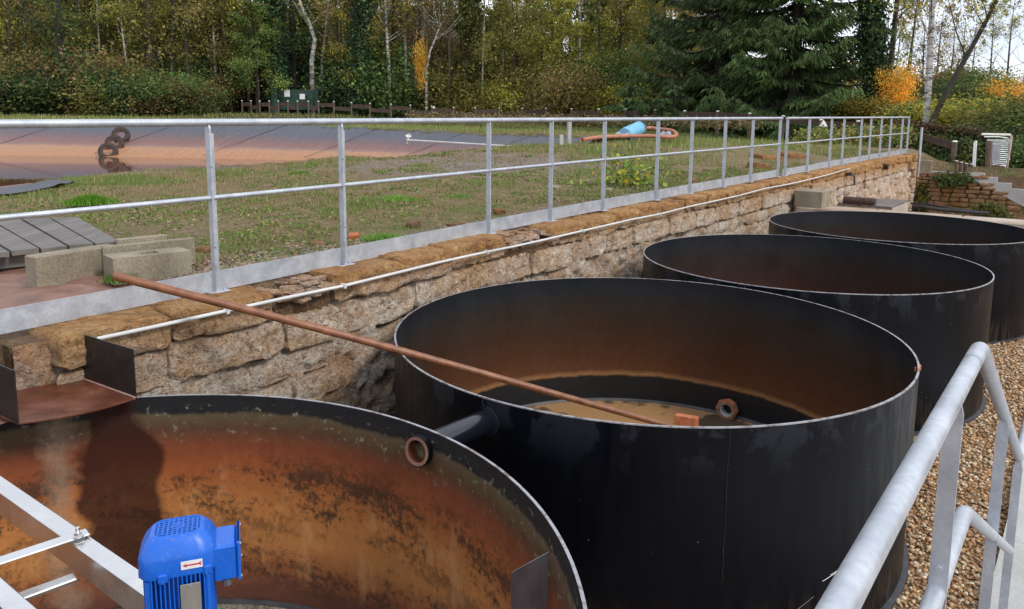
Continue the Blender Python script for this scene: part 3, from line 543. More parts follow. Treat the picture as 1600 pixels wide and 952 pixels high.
# ------------------------------------------------------------------ wooden pole with block head
A = onz(178, 431, .225); Pm = onz(648, 557, RZ[2]+.022); dirp = (Pm-A)/np.linalg.norm(Pm-A)
best = None
for k in np.linspace(2, 8, 3000):
    q = A+dirp*k; dd = q-EYE; cp, sp = math.cos(PITCH), math.sin(PITCH); zc = dd[1]*cp-dd[2]*sp; px = 800+F*dd[0]/zc
    if best is None or abs(px-1100) < best[0]: best = (abs(px-1100), q, k)
Bp = best[1]; plen = best[2]
pole = thing('long_wooden_rake', 'long varnished wooden pole lying from the hollow block across into the second tank', 'pole', A)
nseg = 24; pts = [A+dirp*plen*i/nseg+np.array([0, 0, .012*math.sin(i/nseg*math.pi*1.4)]) for i in range(nseg+1)]
mbp = MB().tube(pts, [.0195+.005*(1-i/nseg) for i in range(nseg+1)], 14)
o = mbp.build('handle', MT['polewood'], pole, True)
hb = A+dirp*(plen-.12); xz = Matrix.Rotation(math.atan2(dirp[1], dirp[0]), 4, 'Z') @ Matrix.Rotation(.12, 4, 'Y') @ Matrix.Rotation(-.15, 4, 'X') @ Matrix.Rotation(.9, 4, 'Z')
MB().bbox(hb+np.array([.0, .03, .045]), (.085, .15, .075), 0, .006, xz).build('head_block', MT['brickred'], pole)
# ------------------------------------------------------------------ galvanised railings on the wall
PO = [(-3.6, 0), (-1.3, 0), (.6, 0)]
post_s = [2.507, 3.562, 5.373, 6.442, 7.553, 8.927, 9.998, 11.197, 12.367, 13.718]; post_s2 = [14.078, 15.33, 17.008, 17.996, 19.544, 20.465, 21.606, 22.672, 24.024, 24.822]
def rail_h(s): return wallz(s)+1.065
def railing(posts, label, s0, s1, name='railing'):
    r = thing(name, label, 'railing', W(posts[0], bow(posts[0]), wallz(posts[0])), 0, 'galvanised railings on the wall top')
    xs = np.linspace(s0, s1, max(3, int((s1-s0)/.6))); path = lambda dz, dt=0: [W(s, bow(s)+dt, wallz(s)+dz) for s in xs]
    MB().tube(path(1.065), .0225, 16).build('top_rail', MT['galv'], r, True)
    MB().tube(path(.60, .0), .0155, 12).build('mid_rail', MT['galv'], r, True)
    mb = MB(); V = []
    for s in xs:
        for t, z_ in ((.0, .005), (.0, .132), (-.006, .132), (-.006, .005)): V.append(W(s, bow(s)-.018+t, wallz(s)+z_))
    n = len(xs); mb.add(V, [(i*4+k, i*4+(k+1) % 4, i*4+4+(k+1) % 4, i*4+4+k) for i in range(n-1) for k in range(4)]+[(0, 1, 2, 3), ((n-1)*4+3, (n-1)*4+2, (n-1)*4+1, (n-1)*4)]); mb.build('toe_board', MT['galv'], r)
    pm_ = MB(); w2, d2 = .024, .006
    pm_.add([(-d2, -w2, .0), (d2, -w2, 0), (d2, w2, 0), (-d2, w2, 0), (-d2, -w2, 1.028), (d2, -w2, 1.028), (d2, w2, 1.028), (-d2, w2, 1.028), (-d2, -.015, 1.050), (d2, -.015, 1.050), (d2, .015, 1.050), (-d2, .015, 1.050)],
            [(0, 1, 5, 4), (1, 2, 6, 5), (2, 3, 7, 6), (3, 0, 4, 7), (4, 5, 9, 8), (5, 6, 10, 9), (6, 7, 11, 10), (7, 4, 8, 11), (8, 9, 10, 11), (3, 2, 1, 0)])
    pm_.box((.02, -.0, .5), (.028, .006, 1.0)); me = pm_.mesh('post'); me.materials.append(MT['galv'])
    pl = MB().bbox((.02, .012, .004), (.13, .10, .008), 0, .002).mesh('base_plate'); pl.materials.append(MT['galv'])
    bo = MB().tube([(0, 0, .008), (0, 0, .02)], .009, 6).mesh('bolt'); bo.materials.append(MT['galv']); bs = MB().tube([(0, 0, 0), (0, 0, .012)], .007, 6).mesh('bolt'); bs.materials.append(MT['galv'])
    for s in posts:
        if s < px2s(-60): continue
        o = bpy.data.objects.new('post', me); C.objects.link(o); o.parent = r; p = W(s, bow(s)+.0, wallz(s)); o.matrix_parent_inverse = r.matrix_basis.inverted(); o.location = p; o.rotation_euler = (0, 0, WALL_ANG)
        b = bpy.data.objects.new('base_plate', pl); C.objects.link(b); b.parent = o; 
        for dx in (-.03, .07): c_ = bpy.data.objects.new('bolt', bo); C.objects.link(c_); c_.parent = o; c_.location = (dx, .02, 0)
        for zz_ in (.30, .80): c_ = bpy.data.objects.new('bolt', bs); C.objects.link(c_); c_.parent = o; c_.location = (.0, -.024, zz_); c_.rotation_euler = (math.pi/2, 0, 0)
    return r
railing(post_s, 'long galvanised railing along the wall top, left of the gap', -2.5, 13.78)
railing(post_s2, 'shorter galvanised railing on the wall top beyond the gap, ending at the wall corner', 14.02, 24.86)
p = W(25.0, .42, -1.5); MB().tube([p, (p[0], p[1], 1.0+wallz(25)-.25)], .035, 12).bbox((p[0], p[1], wallz(25)+.76), (.05, .05, .02), 0, .003).build('pole', MT['galv']); tag(bpy.data.objects['pole'], 'upright grey steel pole fixed at the far corner of the retaining wall', 'pole')
# conduit
cp_ = [(140, 533), (151, 530), (245, 510), (354, 486), (440, 467), (537, 447), (687, 410), (760, 394), (800, 386), (850, 375), (910, 361), (988, 343), (1030, 335), (1075, 323.5), (1150, 307), (1195, 295), (1240, 286.5), (1275, 278), (1300, 271.5), (1318, 266), (1328, 263.5)]
pts = []
for x, y in cp_:
    q = ontwall(x, y, FACE+.05); s = st(q[0], q[1])[0]; q = ontwall(x, y, FACE+.065+bow(s)); pts.append(q)
cond = thing('wall_conduit', 'thin white pipe sagging along the top of the stone wall', 'pipe', pts[1])
MB().tube(pts[1:], .0112, 10).build('pipe', MT['pvc'], cond, True)
for i in (3, 5, 7, 10, 12, 14, 16): MB().bbox(pts[i], (.02, .045, .034), WALL_ANG, .003).build('clip', MT['pvc'], cond)
# ------------------------------------------------------------------ steel chute
ch = thing('steel_chute', 'rusty open steel chute with black side plates spilling over the rim of the nearest tank', 'chute', (-2.2, 3.6, -.3))
fz = -.295; nn = np.array([*N2, 0.]); dd_ = np.array([*D2, 0.])
fr = onz(212, 622, fz); fl_ = onz(28, 662, fz); br = onz(104, 583, fz); wdt = (fr-fl_)@dd_
bl_ = br-dd_*wdt; k = 12; front = []
for i in range(k+1):
    u_ = i/k; q = fl_+(fr-fl_)*u_+nn*(.05*math.sin(math.pi*u_)); front.append(q)
poly = [bl_-dd_*.0, *front, br]; MB().prism([(q[0], q[1]) for q in poly], fz-.006, fz).build('floor_plate', MT['rust'], ch)
def plate(mb, a, b, h, th=.006, drop=0, ha=None):
    a, b = np.array(a, float), np.array(b, float); t_ = (b-a); t_ /= np.linalg.norm(t_); nn_ = np.array([-t_[1], t_[0], 0])*th; ha = h if ha is None else ha
    V = [a, b, b+[0, 0, h], a+[0, 0, ha], a+nn_, b+nn_, b+nn_+[0, 0, h], a+nn_+[0, 0, ha]]
    return mb.add(V, [(0, 1, 2, 3), (5, 4, 7, 6), (4, 0, 3, 7), (1, 5, 6, 2), (3, 2, 6, 7), (4, 5, 1, 0)])
plate(MB(), br+[0, 0, .0], fr+[0, 0, .0], .245).build('side_plate', MT['chuteblack'], ch)
plate(MB(), bl_-nn*.25, fl_, .245).build('side_plate', MT['chuteblack'], ch)
MB().tube([br+dd_*-.004+[0, 0, .004], fr+dd_*-.004+[0, 0, .004]], .005, 6).build('weld_seam', plain('pale_weld', (.30, .16, .13), (.4, .24, .2), 20, .6), ch)
MB().bbox(br-nn*.02+[0, 0, .22], (.05, .05, .06), WALL_ANG, .004).build('corner_bracket', MT['galv'], ch)
# ------------------------------------------------------------------ concrete blocks and deck
def hollow_block(mb, c, rot, L_, Wd, H, holes=1):
    Mx = Matrix.Translation(Vector(c)) @ Matrix.Rotation(rot, 4, 'Z'); x, y = L_/2, Wd/2
    def ringp(hx0, hx1, hy): return
    hx, hy = L_*.12, Wd*.25; b = .006
    outer = [(-x, -y), (x, -y), (x, y), (-x, y)]; inn_ = [(-hx, -hy), (hx, -hy), (hx, hy), (-hx, hy)]
    V = [(px, py, 0) for px, py in outer]+[(px*.995, py*.985, H) for px, py in outer]+[(px, py, H) for px, py in inn_]+[(px, py, H*.25) for px, py in inn_]
    return mb.add([Mx @ Vector(v) for v in V], [(3, 2, 1, 0), (0, 1, 5, 4), (1, 2, 6, 5), (2, 3, 7, 6), (3, 0, 4, 7)]+[(4+i, 4+(i+1) % 4, 8+(i+1) % 4, 8+i) for i in range(4)]+[(8+i, 8+(i+1) % 4, 12+(i+1) % 4, 12+i) for i in range(4)]+[(12, 13, 14, 15)])
def two(px1, py1, px2, py2, z_=0.0): a, b = onz(px1, py1, z_), onz(px2, py2, z_); return a, b, math.atan2(b[1]-a[1], b[0]-a[0]), np.linalg.norm(b-a)
G2 = 'old concrete blocks beside the plank deck'
a, b, rt, ln = two(187, 441, 294, 427); n_ = np.array([-math.sin(rt), math.cos(rt), 0]); c_ = (a+b)/2+n_*.115; rt2 = rt
tag(hollow_block(MB(), c_+[0, 0, -.02], rt, ln+.06, .22, .175).build('concrete_block', MT['block']), 'hollow concrete block with a square hole on top, where the wooden pole starts', 'concrete block', G2)
a, b, rt, ln = two(67, 444, 164, 427); n_ = np.array([-math.sin(rt), math.cos(rt), 0]); c_ = (a+b)/2+n_*.07+np.array([math.cos(rt), math.sin(rt), 0])*.04
tag(MB().bbox(c_+[0, 0, .03], (ln+.14, .14, .30), rt, .008).build('concrete_block', MT['block']), 'solid concrete block standing nearest the muddy channel, left of the hollow block', 'concrete block', G2)
b = onz(306, 411, 0); c_ = b-np.array([math.cos(rt2), math.sin(rt2), 0])*.31+np.array([-math.sin(rt2), math.cos(rt2), 0])*.02
tag(MB().bbox(c_+[0, 0, .09], (.62, .05, .2), rt2, .006).build('concrete_block', MT['block']), 'thin upright concrete slab close behind the hollow block', 'concrete block', G2)
tag(MB().bbox(onz(222, 386, .08)+[0, 0, .0], (.36, .06, .16), rt2, .006).build('concrete_block', MT['block']), 'small grey concrete slab between the deck corner and the other blocks', 'concrete block', G2)
deck = thing('plank_deck', 'low deck of weathered grey planks over the muddy channel', 'deck', onz(60, 375, .12))
zt = .135; A0, A1 = onz(-78, 402, zt), onz(188, 377, zt); B0, B1 = onz(-160, 350, zt), onz(122, 339, zt)
npl = 6
us = [-.02, .155, .325, .495, .665, .83, 1.0]
for i in range(npl):
    a0, a1 = us[i]+.008, us[i+1]-.008; q = [A0+(A1-A0)*a0, A0+(A1-A0)*a1, B0+(B1-B0)*a1, B0+(B1-B0)*a0]; dz = random.uniform(-.004, .004)
    V = [v+[0, 0, dz] for v in q]+[v+[0, 0, dz-.035] for v in q]; MB().add(V, [(0, 1, 2, 3), (7, 6, 5, 4), (0, 4, 5, 1), (1, 5, 6, 2), (2, 6, 7, 3), (3, 7, 4, 0)]).build('plank', MT['deck'], deck)
for f_ in (.06, .9):
    q0, q1 = A0+(B0-A0)*f_, A1+(B1-A1)*f_; MB().box((q0+q1)/2-np.array([0, 0, .085]), (np.linalg.norm(q1-q0)*.97, .07, .09), math.atan2(q1[1]-q0[1], q1[0]-q0[0])).build('joist', MT['deck'], deck)
# ------------------------------------------------------------------ agitator frame and blue motor
bz = -.2; ag = thing('agitator_frame', 'stainless steel frame of two parallel box beams reaching over the nearest tank', 'frame', onz(100, 820, bz))
bd = onz(225, 895, bz)-onz(0, 742, bz); bd /= np.linalg.norm(bd); bn = np.array([bd[1], -bd[0], 0]);  # toward camera
def beam(p0, p1, wd, h, mb=None):
    mb = mb or MB(); c = (np.array(p0)+np.array(p1))/2; return mb.bbox(c, (np.linalg.norm(np.array(p1)-p0), wd, h), math.atan2(p1[1]-p0[1], p1[0]-p0[0]), .003)
q0 = onz(0, 742, bz)-bd*.7+bn*.026-np.array([0, 0, .045]); q1 = onz(225, 895, bz)+bd*.5+bn*.026-np.array([0, 0, .045]); beam(q0, q1, .052, .09).build('box_beam', MT['inox'], ag)
q0 = onz(0, 900, bz)-bd*.5+bn*.026-np.array([0, 0, .045]); beam(q0, q0+bd*1.6, .052, .09).build('box_beam', MT['inox'], ag)
e = onz(130, 838, bz); f0 = onz(-40, 893, bz+.003); dv = (e-f0); dv /= np.linalg.norm(dv); beam(f0-dv*.3+[0, 0, .006], e+dv*.015+[0, 0, .006], .045, .006).build('cross_bar', MT['inox'], ag)
f0 = onz(15, 940, bz-.06); e2_ = onz(118, 902, bz-.06); beam(f0, e2_, .04, .012).build('cross_bar', MT['inox'], ag)
bt = onz(122, 838, bz+.012); MB().tube([bt, bt+[0, 0, .004]], .017, 16).tube([bt+[0, 0, .004], bt+[0, 0, .014]], .012, 6).tube([bt+[0, 0, .014], bt+[0, 0, .028]], .006, 10).build('bolt', MT['inox'], ag)
mz = .25; mc = onz(278, 822, mz); mt = thing('electric_motor', 'bright blue electric motor with fan grille, red arrow sticker and terminal box', 'motor', (mc[0], mc[1], 0), math.radians(20)); MS = .88; mt.scale = (MS,)*3; mt.location.z = mz*(1-MS)
def rr(x, y, r, n=5):
    out = []
    for cx, cy, a0 in ((x-r, y-r, 0), (-x+r, y-r, 90), (-x+r, -y+r, 180), (x-r, -y+r, 270)):
        for i in range(n+1): g = math.radians(a0+90*i/n); out.append((cx+r*math.cos(g), cy+r*math.sin(g)))
    return out
def loft(mb, secs, cap0=True, cap1=True):
    n = len(secs[0][0]); V = [(x, y, z_) for s_, z_ in secs for x, y in s_]; Fc = [(i*n+k, i*n+(k+1) % n, (i+1)*n+(k+1) % n, (i+1)*n+k) for i in range(len(secs)-1) for k in range(n)]
    if cap0: Fc.append(tuple(range(n-1, -1, -1)))
    if cap1: Fc.append(tuple((len(secs)-1)*n+k for k in range(n)))
    return mb.add(V, Fc)
x0, y0 = .080, .066
local(loft(MB(), [(rr(x0, y0, .034), mz-.085), (rr(x0+.001, y0+.001, .034), mz-.045), (rr(x0-.002, y0-.002, .034), mz-.036), (rr(x0-.010, y0-.010, .03), mz-.018), (rr(x0-.022, y0-.020, .026), mz-.004), (rr(x0-.027, y0-.024, .024), mz), (rr(x0-.033, y0-.030, .018), mz+.0005), (rr(x0-.034, y0-.031, .018), mz-.004)], True, False).build('fan_cover', MT['blue'], mt, True))
local(loft(MB(), [(rr(x0-.033, y0-.030, .018), mz-.0095), (rr(x0-.033, y0-.030, .018), mz-.009)], True, True).build('grille_shade_plate', MT['dark'], mt))  # dark plate painted as the shade behind the grille openings
mb = MB(); gx, gy = x0-.033, y0-.030
for i in range(-4, 5): mb.box((i*gx/4.6, 0, mz-.002), (.0030, 2*gy*(.99 if abs(i) < 3 else .8), .004))
for i in range(-3, 4): mb.box((0, i*gy/3.8, mz-.0018), (2*gx*(.99 if abs(i) < 3 else .82), .0030, .004))
for r_ in (.006, .013): mb.lathe((0, 0, mz-.004), [(r_-.0016, 0), (r_-.0016, .0048), (r_+.0016, .0048), (r_+.0016, 0)], 16)
local(mb.build('grille', MT['blue'], mt))
local(loft(MB(), [(rr(.058, .052, .030), mz-.36), (rr(.058, .052, .030), mz-.07)], True, True).build('housing', MT['blue'], mt, True))
mb = MB()
for sgn in (-1, 1):
    for i in range(13): mb.box((-.054+i*.009, sgn*.057, mz-.21), (.0026, .018, .28))
    for i in range(11): mb.box((sgn*.063, -.045+i*.009, mz-.21), (.018, .0026, .28))
local(mb.build('cooling_fins', MT['blue'], mt)).__setitem__('kind', 'stuff')
mb = MB()
for sx in (-1, 1):
    for sy in (-1, 1): mb.tube([(sx*.060, sy*.054, mz-.36), (sx*.060, sy*.054, mz-.09)], .0085, 8)
local(mb.build('tie_ribs', MT['blue'], mt, True))
for sx, sy in ((-.072, -.03), (-.03, -.0675), (.06, -.06)): local(MB().bbox((sx, sy, mz-.082), (.02, .012, .022), 0, .003).tube([(sx, sy-.004, mz-.086), (sx, sy-.011, mz-.086)], .004, 8).build('cover_lug', MT['blue'], mt))
local(MB().bbox((.025, -.0695, mz-.148), (.042, .002, .088), 0, .0006).build('name_plate', MT['plate'], mt))
for sz in (.04, -.04): local(MB().tube([(.025, -.0705, mz-.148+sz), (.025, -.073, mz-.148+sz)], .0022, 8).build('rivet', MT['galv'], mt))
local(MB().box((.030, -(y0+.0018), mz-.060), (.044, .0012, .019)).build('arrow_sticker', MT['white'], mt))
ya = -(y0+.0030); zc = mz-.060
local(MB().box((.032, ya, zc), (.026, .0008, .003)).add([(.011, ya, zc), (.020, ya, zc+.005), (.018, ya, zc), (.020, ya, zc-.005)], [(0, 1, 2, 3)]).add([(.042, ya, zc), (.049, ya, zc+.005), (.050, ya, zc+.001), (.046, ya, zc), (.050, ya, zc-.001), (.049, ya, zc-.005)], [(0, 1, 2, 3), (0, 3, 4, 5)]).build('red_arrow', MT['red'], mt))
tb = [(.062, mz-.125, -.045, .045)]
local(MB().bbox((.098, .0, mz-.085), (.052, .094, .088), 0, .006).bbox((.075, -.02, mz-.07), (.03, .05, .05), 0, .005).build('terminal_box', MT['blue'], mt))
local(MB().bbox((.1275, .0, mz-.083), (.007, .102, .096), 0, .003).build('box_lid', MT['blue'], mt))
for sy in (-.043, .043):
    for sz in (-.04, .04): local(MB().tube([(.131, sy, mz-.083+sz), (.1335, sy, mz-.083+sz)], .003, 8).build('screw', MT['galv'], mt))
local(MB().tube([(.10, -.03, mz-.128), (.10, -.03, mz-.145)], .011, 8).build('cable_gland', MT['sheet'], mt))
local(MB().tube([(0, 0, mz-.48), (0, 0, mz-.36)], .07, 20).build('mounting_flange', MT['blue'], mt, True))
# steel baffle in tank 1
a_ = None; c = np.array([*TC[1], 0.])
d = ray(857, 862); best = None
for k in np.linspace(.8, 8, 4000):
    p = EYE+d*k; e = abs(np.linalg.norm((p-c)[:2])-(R-.012))
    if p[1] > 1.2 and p[2] > -1.4 and (best is None or e < best[0]): best = (e, p)
bp = best[1]; inn = (c-bp); inn[2] = 0; inn /= np.linalg.norm(inn); inn = Matrix.Rotation(-.25, 3, 'Z') @ Vector(inn); inn = np.array(inn)
th = np.array([-inn[1], inn[0], 0])*.004; pb = bp+inn*.13-np.array([0, 0, .075])
V = [bp, pb, pb-[0, 0, .6], bp-[0, 0, .7]]; V = V+[v+th for v in V]
tag(MB().add(V, [(0, 1, 2, 3), (7, 6, 5, 4), (0, 4, 5, 1), (1, 5, 6, 2), (2, 6, 7, 3), (3, 7, 4, 0)]).build('baffle_plate', MT['sheet']), 'upright grey steel baffle plate with slanted top inside the nearest tank', 'plate')
# ------------------------------------------------------------------ foreground stair railing
sr = thing('stair_railing', 'close galvanised tube handrail bending down beside concrete steps at right', 'railing', onz(1530, 553, .62))
zr = .47; K = onz(1532, 543, zr); K0 = onz(1309, 952, zr); dk = (K-K0)/np.linalg.norm(K-K0); K0 = K-dk*2.2
P3 = EYE+ray(1592, 716)*3.6; P4 = P3+dk*2.2; P4[2] = P3[2]
def bend(a, b, c, r=.07, n=5):
    a, b, c = map(np.array, (a, b, c)); u1 = (a-b)/np.linalg.norm(a-b)*r; u2 = (c-b)/np.linalg.norm(c-b)*r; return [b+u1*(1-t)**2+u2*t**2 for t in np.linspace(0, 1, n)]
MB().tube([K0, K-dk*.30, *bend(K0, K, P3, .05), *bend(K, P3, P4, .06), P4], .0212, 24).build('top_rail', MT['galv'], sr, True)
jr = K-dk*.17; MB().tube([jr-dk*.0015, jr+dk*.0015], .0216, 24).build('joint', MT['sheet'], sr, True)
Mk = K.copy(); Mk[2] = .0; M3 = EYE+ray(1576, 859)*3.55; m0 = Mk-dk*2.0
MB().tube([m0, *bend(m0, Mk, M3, .05), M3], .0205, 20).build('mid_rail', MT['galv'], sr, True)
def flat_post(x, y, zt, zb, rot, name='post'):
    w2, d2 = .019, .005; mb = MB(); V = [(-d2, -w2, zb), (d2, -w2, zb), (d2, w2, zb), (-d2, w2, zb), (-d2, -w2, zt-.03), (d2, -w2, zt-.03), (d2, w2, zt-.03), (-d2, w2, zt-.03), (-d2, -.012, zt), (d2, -.012, zt), (d2, .012, zt), (-d2, .012, zt)]
    Mx = Matrix.Translation((x, y, 0)) @ Matrix.Rotation(rot, 4, 'Z'); return mb.add([Mx @ Vector(v) for v in V], [(0, 1, 5, 4), (1, 2, 6, 5), (2, 3, 7, 6), (3, 0, 4, 7), (4, 5, 9, 8), (5, 6, 10, 9), (6, 7, 11, 10), (7, 4, 8, 11), (8, 9, 10, 11), (3, 2, 1, 0)]).build(name, MT['galv'], sr)
pp = onz(1493, 618, zr); flat_post(pp[0], pp[1], zr-.012, -1.2, WALL_ANG)
bb = pp.copy()
for z_ in (zr-.05, Mk[2]+.06): MB().tube([bb+np.array([*(-D2*.004), z_-bb[2]]), bb+np.array([*(-D2*.012), z_-bb[2]])], .008, 10).build('bolt', MT['galv'], sr, True)
q = K+(P3-K)*.47; flat_post(q[0], q[1], q[2]-.018, -1.6, WALL_ANG)
q = P3; flat_post(q[0], q[1], q[2]-.018, -1.65, WALL_ANG)
# concrete slab beside the steps
a = onz(1600, 707, -1.52); b = onz(1539, 952, -1.52); dl = (a-b)/np.linalg.norm(a-b); b2 = b-dl*3; a2 = a+dl*1.2; o = MB().prism([(p[0], p[1]) for p in (b2, b2+np.array([*N2*3, 0]), a2+np.array([*N2*3, 0]), a2)], -1.66, -1.52).build('concrete_walkway', MT['conc']); struct(o)
# ------------------------------------------------------------------ far end of the pit
cz = -.42
kb = thing('concrete_kerb', 'long pale concrete kerb crossing the pit behind the farthest tank', 'kerb', W(14.0, .4, cz))
x = .3
for ln in (1.25, 1.3, 1.5, 1.6, 2.5):
    MB().bbox(W(14.03, x+ln/2, cz-.6), (.60, ln-.006, 1.2+random.uniform(0, .004)), WALL_ANG, .02).build('kerb_segment', MT['curb'], kb); x += ln
tag(MB().bbox(W(14.02, .50, -.275), (.50, .48, .30), WALL_ANG, .01).build('concrete_plinth', MT['block']), 'square brown concrete plinth at the foot of the wall, on the kerb end', 'plinth')
hz = -.6; ht = thing('wooden_hatch', 'low boarded grey hatch box beside the wall behind the kerb', 'hatch', W(17.5, .8, hz))
MB().box(W(17.55, .8, -1.12), (1.7, 1.06, .98), WALL_ANG).build('hatch_box', MT['curb'], ht)
for i in range(5): MB().bbox(W(17.55, .38+i*.212, -.612), (1.74, .195, .035), WALL_ANG, .004).build('board', MT['deck'], ht)
q0, q1 = W(16.75, .38, -.53), W(16.75, 1.0, -.53); tag(MB().tube([q0, q1], .085, 12).build('timber_log', MT['fencewood'], None, True), 'short dark round timber lying at the left end of the hatch', 'log')
# white conduit drop and black bracket on the wall
q = ontwall(1328, 272, FACE+.05); tag(MB().bbox(q, (.16, .1, .07), WALL_ANG, .01).tube([q, q+[.1, .0, -.05], q+[.12, 0, -.25]], .02, 8).build('wall_tap', MT['hose'], None), 'small black tap on the wall below the end of the white pipe', 'tap')
q = ontwall(1385, 258, FACE+.06); tag(MB().bbox(q, (.35, .12, .05), WALL_ANG, .01).bbox(q+[0, 0, -.06], (.06, .1, .12), WALL_ANG, .01).build('iron_bracket', MT['fencewood']), 'rusty iron bracket near the far corner of the retaining wall', 'bracket')
# dry stone wall at s = 25
dw = thing('dry_stone_wall', 'low orange dry-stone wall between the wall corner and the concrete steps', 'wall', W(25, 1.6, -1.6))
MB().box(W(25.36, 1.7, -1.00), (.5, 2.9, 1.30), WALL_ANG).build('core', MT['shale'], dw)
zc = -.62
h_list = []; z_ = -.36
while z_ > -1.6:
    h = random.uniform(.09, .15); t = .32
    while t < 3.45:
        ln = random.uniform(.18, .5)
        if z_ < -.50-(t-1.95)*.60 or t < 1.9:
            o = bpy.data.objects.new('stone', SML[random.randrange(12)]); C.objects.link(o); o.scale = (ln-.015, .26, h-.012); o.rotation_euler = (0, random.uniform(-.04, .04), WALL_ANG-math.pi/2)
            o.location = W(25.1+random.uniform(-.03, .03), t+ln/2, z_-h/2); o.parent = dw; o.matrix_parent_inverse = dw.matrix_basis.inverted(); o.material_slots[0].link = 'OBJECT'; o.material_slots[0].material = MT['drystone']
        t += ln
    z_ -= h
MB().bbox(W(25.25, 1.15, -.32), (.5, 1.9, .08), WALL_ANG, .01).build('coping', MT['curb'], dw)
tag(MB().bbox(W(25.2, .50, -.15), (.4, .50, .36), WALL_ANG, .01).build('concrete_block', MT['block']), 'grey concrete block on the dry-stone wall next to the steel pole', 'concrete block')
# steps
stp = thing('concrete_steps', 'pale concrete steps going down to the right beside the mesh gate', 'steps', W(25, 2.6, -.6))
stx = [(1530, 272), (1552, 279), (1577, 289), (1602, 299), (1626, 309), (1650, 320)]
p0 = None
for i in range(6):
    t0 = 2.03+i*.34; z1 = -.38-i*.15; MB().bbox(W(25.45, t0+.19, z1-.09), (.94, .40, .18), WALL_ANG, .008).build('step', MT['conc'], stp)
V = []
for s_ in (24.98, 25.06):
    for t0, z1 in ((1.75, -.285), (2.0, -.285), (2.0, -.385), (2.34, -.385), (2.34, -.535), (2.68, -.535), (2.68, -.685), (3.02, -.685), (3.02, -.835), (3.36, -.835), (3.36, -.985), (4.2, -1.2), (4.2, -1.75), (1.75, -.44)): V.append(W(s_, t0, z1+.0))
n = 14; MB().add(V, [tuple(range(n)), tuple(range(2*n-1, n-1, -1))]+[(i, (i+1) % n, n+(i+1) % n, n+i) for i in range(n)]).build('string_wall', MT['conc'], stp)
# pipes on the pit floor
for k, (a, b, c, r_, lb) in enumerate([((1424, 318), (1480, 325), (1520, 331), .035, 'upper black hose lying at the foot of the dry-stone wall'), ((1426, 323), (1460, 327), (1545, 334), .05, 'thicker black hose lying on the gravel before the dry-stone wall')]):
    q = [onz(*a, -1.2), onz(*b, -1.2), onz(*c, -1.2)]; tag(MB().tube([q[0], (q[0]+q[1])/2+[0, 0, .03], q[1], (q[1]+q[2])/2, q[2]], r_, 8).build('black_hose', MT['hose'], None, True), lb, 'hose')
# ------------------------------------------------------------------ gate
gt = thing('mesh_gate', 'white tubular gate with wire mesh and white panel at the top of the steps', 'gate', W(25.6, 2.4, -.6))
gY = W(25.8, 2.3)[1]
def ap(x, y, Y_=None): return aty(x, y, Y_ or gY)
MB().tube([ap(1538, 214), ap(1560, 214), ap(1574, 216), ap(1578, 222), ap(1577, 250), ap(1571, 255)], .016, 8).tube([ap(1537, 262), ap(1571, 262), ap(1574, 240)], .014, 8).build('gate_frame', MT['white'], gt, True)
mb = MB()
for i in range(11): x = 1543+i*3.2; mb.tube([ap(x, 218), ap(x+.5, 258)], .006, 3)
for i in range(14): y = 219+i*3; mb.tube([ap(1542, y), ap(1576, y+.3)], .006, 3)
o = mb.build('wire_mesh', MT['galv'], gt); o['kind'] = 'stuff'
a, b = ap(1549, 226, gY-.02), ap(1561, 256, gY-.02); MB().box((a+b)/2, (b[0]-a[0], .008, a[2]-b[2])).build('white_panel', MT['fabric'], gt)
fr_ = thing('gate_portal', 'white and rusty steel portal frame around the mesh gate', 'frame', ap(1580, 280))
MB().tube([ap(1534, 210, gY+.3), ap(1579, 211, gY+.3)], .035, 6).build('lintel', MT['cap'], fr_, True)
MB().tube([ap(1581, 212), ap(1570, 284)], .035, 6).build('portal_post', plain('rusty_white_post', (.30, .16, .12), (.62, .58, .52), 5, .7, 0, 0, (1, 1, .4)), fr_, True)
MB().tube([ap(1525, 220), ap(1522, 270)], .035, 6).tube([ap(1522.5, 222), ap(1519.5, 270)], .022, 6).build('portal_post', MT['white'], fr_, True)
# small palisade stakes
for i, (x, yt, yb, lb) in enumerate([(1494.5, 252, 269, 0), (1502, 254, 269, 0), (1510, 256, 269, 0), (1518, 257, 269, 0), (1551, 258, 276, 0), (1556, 257, 278, 0), (1562, 259, 282, 0), (1568, 260, 284, 0)]):
    a, b = ap(x, yt, gY-.1), ap(x, yb+3, gY-.1); t = thing('wooden_stake', ('first', 'second', 'third', 'fourth')[i % 4]+' short brown stake from the left, '+('left' if x < 1525 else 'right')+' of the white gate post', 'stake', b, 0, 'short stakes by the mesh gate '+('left' if x < 1525 else 'right')+' side')
    MB().tube([b, a], .05, 7).build('stake_body', MT['postwood'], t, True); MB().tube([a, a+[0, 0, .02]], .05, 7).build('cut_top', MT['cap'], t, True)
# thick timber gate post
a, b = ap(1546, 220, gY-.15), ap(1543, 277, gY-.15); tag(MB().tube([b, (a+b)/2, a], .085, 8).build('timber_post', MT['postwood'], None, True), 'thick round timber gate post left of the wire mesh', 'post')
